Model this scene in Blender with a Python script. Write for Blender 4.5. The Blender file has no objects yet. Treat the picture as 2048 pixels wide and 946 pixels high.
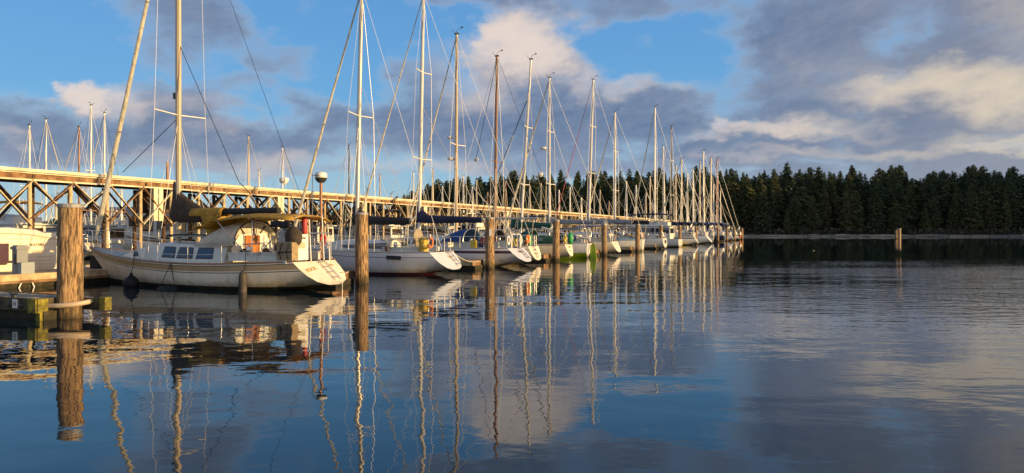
import bpy, bmesh, math, random
from math import sin, cos, pi, radians, sqrt, atan2, degrees
from mathutils import Vector, Matrix, noise
random.seed(7)
sc = bpy.context.scene
COL = sc.collection
F = 1400.0          # focal length in reference pixels
CX, HY, CAMZ = 1024.0, 463.0, 1.9
ROW = 0.425         # marina rows run towards (ROW, 1)
ER = Vector((0.3912, 0.9203, 0)); EB = Vector((-0.9203, 0.3912, 0))
RZ = atan2(EB.y, EB.x)

# ------------------------------------------------------------------ materials
MATS = {}
def nn(nt, t, **kw):
    n = nt.nodes.new(t)
    for k, v in kw.items(): setattr(n, k, v)
    return n
def mat(name, c, rough=0.5, metal=0.0, vary=0.25, scale=3.0, dirt=None, dscale=1.2, damt=0.5, bump=0.0, stretch=(1,1,1), spec=0.5, coat=0.0, wet=False, c2=None, trans=0.0):
    if name in ('yellow_tarp','furled_sail'): trans=.45
    if name=='cream_canvas': trans=.22
    if name in MATS: return MATS[name]
    m = bpy.data.materials.new(name); m.use_nodes = True
    nt = m.node_tree; b = nt.nodes['Principled BSDF']; L = nt.links.new
    b.inputs['Roughness'].default_value = rough; b.inputs['Metallic'].default_value = metal
    b.inputs['Specular IOR Level'].default_value = spec
    b.inputs['Coat Weight'].default_value = coat
    tc = nn(nt, 'ShaderNodeTexCoord'); mp = nn(nt, 'ShaderNodeMapping'); mp.inputs['Scale'].default_value = stretch
    L(tc.outputs['Object'], mp.inputs['Vector'])
    n1 = nn(nt, 'ShaderNodeTexNoise'); n1.inputs['Scale'].default_value = scale; n1.inputs['Detail'].default_value = 6; n1.inputs['Roughness'].default_value = .65
    L(mp.outputs[0], n1.inputs['Vector'])
    r = nn(nt, 'ShaderNodeValToRGB'); k_ = .40 if wet else .3; r.color_ramp.elements[0].position = k_; r.color_ramp.elements[1].position = 1-k_
    lo = [x*(1-vary) for x in c] if c2 is None else list(c2)
    hi = [min(1, x*(1+vary*.6)) for x in c] if c2 is None else list(c)
    r.color_ramp.elements[0].color = (*lo, 1); r.color_ramp.elements[1].color = (*hi, 1)
    L(n1.outputs[0], r.inputs[0]); col = r.outputs[0]
    if dirt:
        n2 = nn(nt, 'ShaderNodeTexNoise'); n2.inputs['Scale'].default_value = dscale; n2.inputs['Detail'].default_value = 8; n2.inputs['Roughness'].default_value = .7
        mp2 = nn(nt, 'ShaderNodeMapping'); mp2.inputs['Scale'].default_value = (2.6,2.6,.35) if name.startswith('gelcoat') else (1,1,1)
        L(tc.outputs['Object'], mp2.inputs['Vector']); L(mp2.outputs[0], n2.inputs['Vector'])
        r2 = nn(nt, 'ShaderNodeValToRGB'); r2.color_ramp.elements[0].position = .48; r2.color_ramp.elements[1].position = .72
        r2.color_ramp.elements[1].color = (damt, damt, damt, 1)
        L(n2.outputs[0], r2.inputs[0])
        mx = nn(nt, 'ShaderNodeMix', data_type='RGBA'); L(r2.outputs[0], mx.inputs[0]); L(col, mx.inputs[6]); mx.inputs[7].default_value = (*dirt, 1)
        col = mx.outputs[2]
    if name.startswith('gelcoat'):   # scum line above the water
        g = nn(nt, 'ShaderNodeNewGeometry'); sp = nn(nt, 'ShaderNodeSeparateXYZ'); L(g.outputs['Position'], sp.inputs[0])
        n3 = nn(nt, 'ShaderNodeTexNoise'); n3.inputs['Scale'].default_value = 6; n3.inputs['Detail'].default_value = 5; L(g.outputs['Position'], n3.inputs['Vector'])
        a = nn(nt, 'ShaderNodeMath', operation='MULTIPLY_ADD'); L(n3.outputs[0], a.inputs[0]); a.inputs[1].default_value = -.35; L(sp.outputs[2], a.inputs[2])
        mr = nn(nt, 'ShaderNodeMapRange'); mr.inputs[1].default_value = -.08; mr.inputs[2].default_value = .16; mr.inputs[3].default_value = .75; mr.inputs[4].default_value = 0
        L(a.outputs[0], mr.inputs[0])
        mx = nn(nt, 'ShaderNodeMix', data_type='RGBA'); L(mr.outputs[0], mx.inputs[0]); L(col, mx.inputs[6]); mx.inputs[7].default_value = (.26, .20, .09, 1)
        col = mx.outputs[2]
    if wet:   # darker, greener towards the waterline (world z)
        g = nn(nt, 'ShaderNodeNewGeometry'); sp = nn(nt, 'ShaderNodeSeparateXYZ'); L(g.outputs['Position'], sp.inputs[0])
        n3 = nn(nt, 'ShaderNodeTexNoise'); n3.inputs['Scale'].default_value = 5; L(g.outputs['Position'], n3.inputs['Vector'])
        a = nn(nt, 'ShaderNodeMath', operation='MULTIPLY_ADD'); L(n3.outputs[0], a.inputs[0]); a.inputs[1].default_value = -.5; L(sp.outputs[2], a.inputs[2])
        mr = nn(nt, 'ShaderNodeMapRange'); mr.inputs[1].default_value = -.2; mr.inputs[2].default_value = .18; mr.inputs[3].default_value = .88; mr.inputs[4].default_value = 0
        L(a.outputs[0], mr.inputs[0])
        mx = nn(nt, 'ShaderNodeMix', data_type='RGBA'); L(mr.outputs[0], mx.inputs[0]); L(col, mx.inputs[6]); mx.inputs[7].default_value = (.018, .016, .008, 1)
        col = mx.outputs[2]
    L(col, b.inputs['Base Color'])
    if bump:
        bp = nn(nt, 'ShaderNodeBump'); bp.inputs['Strength'].default_value = 1; bp.inputs['Distance'].default_value = bump
        L(n1.outputs[0], bp.inputs['Height']); L(bp.outputs[0], b.inputs['Normal'])
    if trans:
        tl=nn(nt,'ShaderNodeBsdfTranslucent'); ms=nn(nt,'ShaderNodeMixShader'); ms.inputs[0].default_value=trans; out=nt.nodes['Material Output']
        L(col,tl.inputs[0]); L(b.outputs[0],ms.inputs[1]); L(tl.outputs[0],ms.inputs[2]); L(ms.outputs[0],out.inputs[0])
    MATS[name] = m; return m

M = dict(
 gelcoat=mat('gelcoat_white', (.80,.78,.70), .28, vary=.06, scale=1.3, dirt=(.52,.46,.34), damt=.35, coat=.3),
 cream=mat('gelcoat_cream', (.82,.72,.55), .35, vary=.08, scale=1.5, dirt=(.45,.38,.24), damt=.45, coat=.2),
 grey_hull=mat('gelcoat_grey', (.66,.66,.68), .25, vary=.05, scale=1.5, dirt=(.45,.43,.38), damt=.3, coat=.3),
 tan=mat('tan_stripe', (.36,.25,.12), .4, vary=.15),
 stripe_dark=mat('dark_stripe', (.03,.022,.02), .4),
 stripe_blue=mat('navy_stripe', (.02,.025,.09), .35),
 stripe_plum=mat('plum_stripe', (.06,.02,.04), .35),
 bottom_black=mat('bottom_black', (.015,.017,.012), .6, dirt=(.05,.06,.015), damt=.8),
 bottom_red=mat('bottom_red', (.16,.018,.018), .5, dirt=(.03,.02,.02)),
 bottom_lime=mat('bottom_lime', (.32,.46,.02), .45, dirt=(.15,.2,.03)),
 bottom_blue=mat('bottom_blue', (.03,.06,.16), .5),
 deck=mat('weathered_deck', (.42,.44,.38), .6, vary=.3, scale=4, dirt=(.12,.16,.11), damt=.8, dscale=2),
 cabin=mat('cabin_white', (.68,.67,.60), .4, vary=.12, scale=2.5, dirt=(.30,.33,.26), damt=.5),
 glass=mat('window_glass', (.02,.03,.045), .06, spec=.9, vary=.1),
 glass_brown=mat('window_glass_brown', (.06,.035,.015), .08, spec=.8),
 frame=mat('window_frame', (.05,.045,.04), .5),
 alu=mat('aluminium_spar', (.62,.56,.46), .38, .55, vary=.1, scale=2, stretch=(4,4,.3)),
 white_spar=mat('white_spar', (.78,.74,.66), .35, vary=.1, stretch=(4,4,.3)),
 tan_spar=mat('tan_spar', (.56,.44,.29), .45, vary=.12, stretch=(4,4,.3)),
 wood_spar=mat('varnished_spar', (.30,.13,.045), .35, vary=.3, stretch=(4,4,.2), coat=.4),
 black_spar=mat('black_spar', (.035,.032,.032), .35, vary=.2),
 steel=mat('stainless', (.66,.62,.55), .25, .85, vary=.1),
 wire=mat('wire', (.80,.76,.68), .4, .1, vary=.1),
 black_line=mat('black_line', (.012,.012,.014), .8),
 rope=mat('pale_rope', (.55,.50,.40), .9, vary=.3, scale=40),
 rope_red=mat('red_rope', (.45,.10,.09), .9),
 canvas_black=mat('black_canvas', (.022,.020,.020), .8, vary=.5, scale=6, bump=.02),
 canvas_brown=mat('brown_canvas', (.055,.038,.025), .85, vary=.5, scale=6, bump=.03),
 canvas_navy=mat('navy_canvas', (.016,.018,.055), .8, vary=.4, scale=5, bump=.02),
 canvas_blue=mat('blue_canvas', (.02,.07,.22), .8, vary=.3, scale=5, bump=.02),
 canvas_green=mat('green_canvas', (.012,.085,.06), .8, vary=.4, scale=5, bump=.02),
 canvas_grey=mat('grey_canvas', (.26,.27,.29), .85, vary=.3, scale=4, bump=.02),
 canvas_yellow=mat('yellow_tarp', (.70,.44,.07), .7, vary=.35, scale=4, bump=.03, dirt=(.20,.12,.02), damt=.6),
 canvas_cream=mat('cream_canvas', (.72,.64,.50), .85, vary=.2, scale=4, bump=.02),
 sail=mat('furled_sail', (.82,.77,.62), .85, vary=.35, scale=2.5, stretch=(3,3,1.5), bump=.05, dirt=(.30,.27,.2), damt=.4),
 orange_wood=mat('varnished_door', (.48,.17,.035), .4, vary=.3, scale=3, stretch=(8,8,1)),
 teak=mat('teak', (.26,.13,.06), .6, vary=.4, scale=6),
 rubber=mat('black_rubber', (.010,.011,.014), .6, vary=.3, spec=.25),
 red=mat('red_plastic', (.42,.04,.05), .5), yellow=mat('yellow_plastic', (.68,.50,.04), .6, vary=.15),
 green_p=mat('green_plastic', (.02,.28,.09), .5), orange_p=mat('orange_plastic', (.7,.2,.05), .5),
 white_p=mat('white_plastic', (.75,.72,.66), .4, vary=.06), grey_metal=mat('grey_box', (.22,.23,.24), .5, vary=.15),
 dark_metal=mat('dark_metal', (.04,.04,.04), .5),
 letter_tan=mat('letter_tan', (.50,.34,.10), .6), letter_dark=mat('letter_dark', (.16,.13,.09), .6), letter_pale=mat('letter_pale', (.62,.46,.26), .6),
 pile=mat('weathered_pile', (.54,.335,.16), .9, scale=7, stretch=(3.2,3.2,.40), bump=.05, c2=(.085,.05,.028), dirt=(.10,.095,.04), dscale=2.2, damt=.6, wet=True),
 pile_cap=mat('pile_cap_metal', (.34,.33,.31), .5, .2, vary=.4, scale=8),
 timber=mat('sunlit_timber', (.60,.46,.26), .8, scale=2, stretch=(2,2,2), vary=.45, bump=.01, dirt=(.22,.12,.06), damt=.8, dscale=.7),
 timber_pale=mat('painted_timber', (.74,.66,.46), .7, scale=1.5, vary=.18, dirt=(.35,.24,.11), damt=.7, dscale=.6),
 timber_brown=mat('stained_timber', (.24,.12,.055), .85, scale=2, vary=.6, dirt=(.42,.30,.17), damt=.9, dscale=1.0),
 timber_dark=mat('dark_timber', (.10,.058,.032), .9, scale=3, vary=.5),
 timber_mossy=mat('mossy_timber', (.11,.085,.045), .9, scale=4, vary=.6, dirt=(.05,.065,.012), damt=.9, dscale=3, wet=True),
 plank=mat('dock_planks', (.36,.29,.20), .85, scale=3, vary=.35, stretch=(1,9,1), dirt=(.14,.13,.07), damt=.5),
 moss_yellow=mat('mossy_yellow', (.36,.29,.03), .9, scale=6, vary=.7, c2=(.06,.06,.012), dirt=(.04,.035,.015), dscale=7, damt=1.0, bump=.02),
 hoop=mat('hoop_pvc', (.50,.38,.26), .6, vary=.2),
 shed=mat('shed_wall', (.17,.19,.24), .8, vary=.12), shed_roof=mat('shed_roof', (.10,.11,.13), .7),
 house_wall=mat('house_wall', (.62,.54,.36), .8), skin=mat('skin', (.50,.28,.19), .6, vary=.05),
 jacket=mat('dark_jacket', (.02,.016,.018), .85), trousers=mat('dark_trousers', (.022,.022,.032), .85), hair=mat('dark_cap', (.02,.018,.018), .9),
)

# ------------------------------------------------------------------ mesh helper
class MB:
    def __init__(s): s.v=[]; s.f=[]; s.m=[]; s.sm=[]
    def add(s, vs, fs, mi=0, smooth=False):
        o=len(s.v); s.v += [tuple(v) for v in vs]
        for f in fs: s.f.append(tuple(i+o for i in f)); s.m.append(mi); s.sm.append(smooth)
    def box(s, c, size, rz=0, mi=0, rot=None, bev=0.0):
        sx,sy,sz = [d/2 for d in size]; R = rot if rot is not None else Matrix.Rotation(rz,3,'Z'); c=Vector(c)
        vs=[c+R@Vector((x*sx,y*sy,z*sz)) for x in(-1,1) for y in(-1,1) for z in(-1,1)]
        s.add(vs,[(0,1,3,2),(4,6,7,5),(0,4,5,1),(2,3,7,6),(0,2,6,4),(1,5,7,3)],mi)
    def beam(s, p0, p1, w, h, mi=0, up=Vector((0,0,1))):
        p0=Vector(p0); p1=Vector(p1); d=(p1-p0).normalized(); a=d.cross(up)
        if a.length<1e-4: a=Vector((1,0,0))
        a.normalize(); b=a.cross(d).normalized(); vs=[]
        for p in(p0,p1):
            for (i,j) in((-1,-1),(1,-1),(1,1),(-1,1)): vs.append(p+a*(w/2*i)+b*(h/2*j))
        s.add(vs,[(0,3,2,1),(4,5,6,7),(0,1,5,4),(1,2,6,5),(2,3,7,6),(3,0,4,7)],mi)
    def tube(s, pts, r, n=6, mi=0, smooth=True, cap=True):
        pts=[Vector(p) for p in pts]; k=len(pts)
        rs = r if isinstance(r,(list,tuple)) else [r]*k
        vs=[]; pa=None
        for i,p in enumerate(pts):
            d=(pts[min(i+1,k-1)]-pts[max(i-1,0)])
            if d.length<1e-6: d=Vector((0,0,1))
            d.normalize()
            if pa is None:
                a = d.cross(Vector((0,0,1)));
                if a.length<.05: a=d.cross(Vector((1,0,0)))
            else: a = pa - d*pa.dot(d)
            a.normalize(); pa=a; b=d.cross(a)
            for j in range(n):
                t=2*pi*j/n; vs.append(p+(a*cos(t)+b*sin(t))*rs[i])
        fs=[]
        for i in range(k-1):
            for j in range(n):
                j2=(j+1)%n; fs.append((i*n+j,i*n+j2,(i+1)*n+j2,(i+1)*n+j))
        s.add(vs,fs,mi,smooth)
        if cap:
            s.add(vs[:n],[tuple(range(n-1,-1,-1))],mi); s.add(vs[-n:],[tuple(range(n))],mi)
    def lathe(s, prof, c=(0,0,0), n=16, mi=0, smooth=True, sx=1, sy=1, axis='Z'):
        c=Vector(c); vs=[]; k=len(prof)
        for (r,z) in prof:
            for j in range(n):
                t=2*pi*j/n; p=Vector((r*cos(t)*sx, r*sin(t)*sy, z))
                if axis=='X': p=Vector((p.z,p.x,p.y))
                if axis=='Y': p=Vector((p.y,p.z,p.x))
                vs.append(c+p)
        fs=[(i*n+j,i*n+(j+1)%n,(i+1)*n+(j+1)%n,(i+1)*n+j) for i in range(k-1) for j in range(n)]
        s.add(vs,fs,mi,smooth)
        if prof[0][0]>1e-4: s.add(vs[:n],[tuple(range(n-1,-1,-1))],mi)
        if prof[-1][0]>1e-4: s.add(vs[-n:],[tuple(range(n))],mi)
    def grid(s, rows, mi=0, smooth=True, flip=False):
        n=len(rows[0]); vs=[p for r in rows for p in r]; fs=[]
        for i in range(len(rows)-1):
            for j in range(n-1):
                q=(i*n+j,i*n+j+1,(i+1)*n+j+1,(i+1)*n+j); fs.append(q[::-1] if flip else q)
        s.add(vs,fs,mi,smooth)
    def build(s, name, mats, parent=None, loc=(0,0,0), rz=0):
        me=bpy.data.meshes.new(name); me.from_pydata(s.v,[],s.f)
        if not isinstance(mats,(list,tuple)): mats=[mats]
        for m in mats: me.materials.append(m)
        me.polygons.foreach_set('material_index', s.m); me.polygons.foreach_set('use_smooth', s.sm)
        me.validate(); me.update()
        o=bpy.data.objects.new(name,me); COL.objects.link(o)
        if parent is not None: o.parent=parent
        o.location=loc; o.rotation_euler=(0,0,rz); return o
def fixn(o):
    bm=bmesh.new(); bm.from_mesh(o.data); bmesh.ops.remove_doubles(bm,verts=bm.verts,dist=.0005); bmesh.ops.recalc_face_normals(bm,faces=bm.faces); bm.to_mesh(o.data); bm.free(); return o
def tag(o,label,cat,group=None,kind=None):
    o['label']=label; o['category']=cat
    if group: o['group']=group
    if kind: o['kind']=kind
    return o
def empty(name,loc,rz=0):
    o=bpy.data.objects.new(name,None); COL.objects.link(o); o.location=loc; o.rotation_euler=(0,0,rz); o.empty_display_size=.3; return o
def copy_thing(o, loc=None, rz=None, parent=None):
    c=o.copy(); COL.objects.link(c)
    if parent is not None: c.parent=parent
    for ch in list(o.children): copy_thing(ch,None,None,c)
    if loc is not None: c.location=loc
    if rz is not None: c.rotation_euler=(0,0,rz)
    return c
def struct(o): o['kind']='structure'; return o
def P(a,D,z=0): return Vector((a+ROW*D, D, z))
def Dpx(a,px): return a/(ROW-(px-CX)/F)
def zy(py,D): return CAMZ+(HY-py)*D/F
def text(body, name, size, m, parent, loc, R, al='CENTER', ext=.003, shear=0):
    cu=bpy.data.curves.new(name,'FONT'); cu.body=body; cu.size=size; cu.extrude=ext; cu.align_x=al; cu.shear=shear; cu.offset=size*.012
    tmp=bpy.data.objects.new(name,cu); COL.objects.link(tmp); dg=bpy.context.evaluated_depsgraph_get(); me=bpy.data.meshes.new_from_object(tmp.evaluated_get(dg)); bpy.data.objects.remove(tmp); bpy.data.curves.remove(cu)
    me.materials.clear(); me.materials.append(m); o=bpy.data.objects.new(name,me); COL.objects.link(o); o.parent=parent
    mw=R.to_4x4(); mw.translation=Vector(loc); o.matrix_local=mw; return o
def lerp(a,b,t): return a+(b-a)*t
def sm(t): t=max(0,min(1,t)); return t*t*(3-2*t)
def sag(p0,p1,s,n=8):
    p0=Vector(p0); p1=Vector(p1); return [p0.lerp(p1,i/n)-Vector((0,0,s*4*(i/n)*(1-i/n))) for i in range(n+1)]
# ------------------------------------------------------------------ world, sun, camera
SUN_AZ = Vector((.955,-.297)); SUN_EL = 8.5
def build_world():
    w=bpy.data.worlds.new("World"); sc.world=w; w.use_nodes=True; nt=w.node_tree; L=nt.links.new
    bg=nt.nodes['Background']; bg.inputs[1].default_value=1.0
    sky=nn(nt,'ShaderNodeTexSky',sky_type='NISHITA'); sky.sun_disc=False; sky.sun_elevation=radians(22)
    sky.sun_elevation=radians(SUN_EL); sky.sun_rotation=atan2(SUN_AZ.x,SUN_AZ.y); sky.air_density=1.1; sky.dust_density=.2; sky.ozone_density=3.0
    def mth(op,a,b=None,c=None,clamp=False):
        n=nn(nt,'ShaderNodeMath',operation=op); n.use_clamp=clamp
        for i,x in enumerate((a,b,c)):
            if x is None: continue
            if hasattr(x,'links') or hasattr(x,'is_output'): L(x,n.inputs[i])
            else: n.inputs[i].default_value=x
        return n.outputs[0]
    def vm(op,a,b=None,out=0):
        n=nn(nt,'ShaderNodeVectorMath',operation=op)
        for i,x in enumerate((a,b)):
            if x is None: continue
            if hasattr(x,'is_output'): L(x,n.inputs[i])
            else: n.inputs[i].default_value=x
        return n.outputs['Value'] if op=='LENGTH' else n.outputs[0]
    def mixc(f,a,b):
        n=nn(nt,'ShaderNodeMix',data_type='RGBA')
        for s_,x in ((0,f),(6,a),(7,b)):
            if hasattr(x,'is_output'): L(x,n.inputs[s_])
            else: n.inputs[s_].default_value=(x if s_==0 else (*x,1))
        return n.outputs[2]
    def mr(x,a,b,c=0.,d=1.,smooth=True):
        n=nn(nt,'ShaderNodeMapRange'); n.interpolation_type='SMOOTHSTEP' if smooth else 'LINEAR'
        L(x,n.inputs[0]); 
        for i,v in enumerate((a,b,c,d)): n.inputs[i+1].default_value=v
        return n.outputs[0]
    tc=nn(nt,'ShaderNodeTexCoord'); d=vm('NORMALIZE',tc.outputs['Generated'])
    sp=nn(nt,'ShaderNodeSeparateXYZ'); L(d,sp.inputs[0])
    az=mth('ARCTAN2',sp.outputs[0],sp.outputs[1]); el=mth('ARCSINE',sp.outputs[2])
    azd=mth('MULTIPLY',az,57.2958); eld=mth('MULTIPLY',mth('ABSOLUTE',el),57.2958)
    cb=nn(nt,'ShaderNodeCombineXYZ'); L(azd,cb.inputs[0]); L(eld,cb.inputs[1]); Praw=cb.outputs[0]
    def noise_at(vec,scale,detail,rough,sy=1.6,off=(0,0,0),col=False,dist=0):
        mp=nn(nt,'ShaderNodeMapping'); mp.inputs['Scale'].default_value=(1,sy,1); mp.inputs['Location'].default_value=off; L(vec,mp.inputs[0])
        n=nn(nt,'ShaderNodeTexNoise'); n.inputs['Scale'].default_value=scale; n.inputs['Detail'].default_value=detail; n.inputs['Roughness'].default_value=rough
        n.inputs['Distortion'].default_value=dist
        L(mp.outputs[0],n.inputs['Vector']); return n.outputs[1] if col else n.outputs[0]
    # warped angular position
    wv=vm('SUBTRACT',noise_at(Praw,.16,5,.6,1.8,col=True),(.5,.5,.5))
    wv=vm('MULTIPLY',wv,(11,5.0,0)); Pw=vm('ADD',Praw,wv)
    def A(px,py):
        x=(px-CX)/F; z=(HY-py)/F; return degrees(atan2(x,1)), degrees(atan2(z,sqrt(1+x*x)))
    def blobs(lst, Pv, soft=1.75):
        acc=None
        for (px,py,rx,ry,wt) in lst:
            a,e=A(px,py); k=57.2958/F*cos(radians(a))**2
            q=vm('MULTIPLY',vm('SUBTRACT',Pv,(a,e,0)),(1/(rx*k),1/(ry*57.2958/F*cos(radians(a))),0))
            v=mth('MULTIPLY',mr(vm('LENGTH',q),soft,0.25),wt)
            acc = v if acc is None else (mth('ADD',acc,v) if wt<0 else mth('SMOOTH_MAX',acc,v,.15))
        return acc
    DEN=[(120,275,240,75,1),(400,265,230,85,1),(165,190,85,45,.95),(345,215,170,55,1),(590,290,150,60,.95),(-90,235,90,60,.9),
         (370,30,140,100,.80),(560,110,110,48,.72),(690,5,220,34,.62),(500,175,90,30,.5),
         (650,222,130,42,.85),(850,130,105,75,.9),(1040,115,125,100,1.05),(900,245,230,85,1),(1100,240,260,95,1.05),(1290,225,170,80,1),
         (1000,-25,300,45,.85),(1300,8,300,36,.75),(1300,95,70,22,.5),(1640,70,250,120,1.0),(1960,90,320,190,.95),(1560,200,240,100,.95),(1850,240,360,110,1.05),
         (1500,300,330,45,1),(1900,320,330,40,.95),(1150,330,420,28,.8),(560,345,320,26,.62),(150,335,250,16,.5),(2300,150,350,260,1),(1750,350,520,34,.85),(-350,200,250,160,.9)]
    HOLE=[(1370,95,135,80,-.42),(1790,65,75,32,-.34),(1690,110,80,30,-.18),(60,355,500,26,-.35),(780,392,330,26,-.5),(740,65,170,95,-.55),(110,70,240,110,-.3),(520,215,90,26,-.35),(960,55,40,40,-.25),(1445,215,70,45,-.40),(740,310,90,30,-.15)]
    den=mth('ADD',blobs(DEN,Pw),blobs(HOLE,Pw))
    # generic field everywhere outside the photographed sector
    gen=mr(noise_at(d,2.2,5,.55,1.0),.42,.62,.15,.9)
    outside=mth('MAXIMUM',mr(mth('ABSOLUTE',azd),44,60),mr(eld,19.5,27))
    f1=noise_at(Praw,.19,10,.60,1.7,(3,7,0),dist=.15)
    g1=noise_at(Praw,.13,4,.5,1.7,(1,2,0)); g2=noise_at(Praw,.13,4,.5,1.7,(1+.22,2-.25,0))
    bd=nn(nt,'ShaderNodeMix'); L(outside,bd.inputs[0]); L(den,bd.inputs[2]); L(gen,bd.inputs[3])
    raw=mth('MULTIPLY_ADD',mth('SUBTRACT',f1,.5),1.35,bd.outputs[0])
    dens=mr(raw,.13,.64)
    core=mr(raw,.20,1.0)
    relief=mth('MULTIPLY',mth('SUBTRACT',g1,g2),1.6)
    # base sky
    nis=vm('MULTIPLY',sky.outputs[0],(SKYK*.80,SKYK*.98,SKYK*1.12))
    hz=mr(eld,0,11,1,0)
    grad=nn(nt,'ShaderNodeValToRGB'); cr=grad.color_ramp
    L(mr(eld,0,40,0,1,False),grad.inputs[0])
    cr.elements[0].position=0; cr.elements[0].color=(.52,.68,.76,1); cr.elements[1].position=1; cr.elements[1].color=(.05,.17,.46,1)
    for p,c in ((.10,(.36,.60,.80,1)),(.25,(.18,.47,.83,1)),(.5,(.13,.38,.79,1))):
        e=cr.elements.new(p); e.color=c
    clear=mixc(SKYMIX,nis,grad.outputs[0])
    # cloud colour
    LIT=[(165,170,68,30,1.1),(250,200,70,30,.6),(370,200,120,22,.35),(1040,95,100,56,1.05),(960,150,75,60,.5),(1165,165,45,30,.55),(1270,160,70,22,.45),
         (1560,268,150,13,.65),(1650,250,80,20,.5),(1900,170,210,30,.72),(1760,180,100,18,.45),(2030,190,120,36,.75),(2030,285,110,16,.7),(1960,270,80,20,.5),(1428,258,26,16,.6),
         (1700,305,330,12,.4),(560,325,110,22,.45),(440,240,60,30,.35),(840,336,130,16,.5),(20,270,70,14,.4),(330,320,220,14,.3),(2040,60,110,80,.35),(1650,160,150,30,.22),(2300,150,250,150,.7)]
    lit=blobs(LIT,Pw,2.1)
    lit=mth('MULTIPLY',lit,mth('ADD',mth('MULTIPLY_ADD',f1,1.1,.30),relief))
    litc=mr(lit,.0,1.12)
    litc=mth('MULTIPLY',litc,.93)
    shade=mixc(mr(mth('ADD',mth('MULTIPLY_ADD',f1,.55,.22),relief),.25,.78),(.080,.145,.285),(.225,.295,.425))
    purp=mixc(mr(eld,1.5,9,1,0),shade,mixc(.55,shade,(.33,.385,.49)))
    rightw=mr(azd,12,36)
    purp=mixc(mth('MULTIPLY',rightw,.40),purp,(.30,.29,.33))
    warm=mixc(rightw,(.83,.70,.62),(.80,.67,.50))
    edge=mixc(.45,clear,(.50,.55,.64))
    cc=mixc(litc,purp,warm)
    cc2=mixc(core,edge,cc); cc2=mixc(mth('MULTIPLY',litc,.9),cc2,warm)
    fin=mixc(mth('MULTIPLY',dens,.96),clear,cc2)
    # warm glow added to the sky round the sun, fills shaded hull sides
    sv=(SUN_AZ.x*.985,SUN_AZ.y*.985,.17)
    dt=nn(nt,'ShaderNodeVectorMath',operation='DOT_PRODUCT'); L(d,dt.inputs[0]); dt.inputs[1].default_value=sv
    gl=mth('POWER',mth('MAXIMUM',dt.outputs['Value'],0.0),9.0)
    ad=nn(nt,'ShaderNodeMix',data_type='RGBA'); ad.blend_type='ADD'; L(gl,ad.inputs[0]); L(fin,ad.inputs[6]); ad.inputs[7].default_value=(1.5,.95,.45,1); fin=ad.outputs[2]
    # broad haze added low in the sky behind the camera as fill light
    bk=mth('MULTIPLY',mr(sp.outputs[1],-.1,-.8),mr(eld,50,5)); ad=nn(nt,'ShaderNodeMix',data_type='RGBA'); ad.blend_type='ADD'; L(bk,ad.inputs[0]); L(fin,ad.inputs[6]); ad.inputs[7].default_value=(.42,.34,.25,1); fin=ad.outputs[2]
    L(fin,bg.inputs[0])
    return w
SKYK=.10; SKYMIX=.75
build_world()
sun=bpy.data.lights.new('sun','SUN'); sun.energy=6.5; sun.angle=radians(.5); sun.color=(1,.69,.31)
so=bpy.data.objects.new('sun',sun); COL.objects.link(so)
sd=Vector((SUN_AZ.x*cos(radians(SUN_EL)),SUN_AZ.y*cos(radians(SUN_EL)),sin(radians(SUN_EL))))
so.rotation_euler=sd.to_track_quat('Z','Y').to_euler()
cam=bpy.data.cameras.new('camera'); cam.sensor_width=36; cam.lens=F/2048*36; cam.shift_y=-10/2048; cam.clip_start=.1; cam.clip_end=9000
co=bpy.data.objects.new('camera',cam); COL.objects.link(co); co.location=(0,0,CAMZ); co.rotation_euler=(pi/2,0,0); sc.camera=co
sc.view_settings.view_transform='Standard'; sc.view_settings.look='None'; sc.view_settings.exposure=0; sc.view_settings.gamma=1
sc.render.engine='CYCLES'; sc.cycles.max_bounces=8

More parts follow.
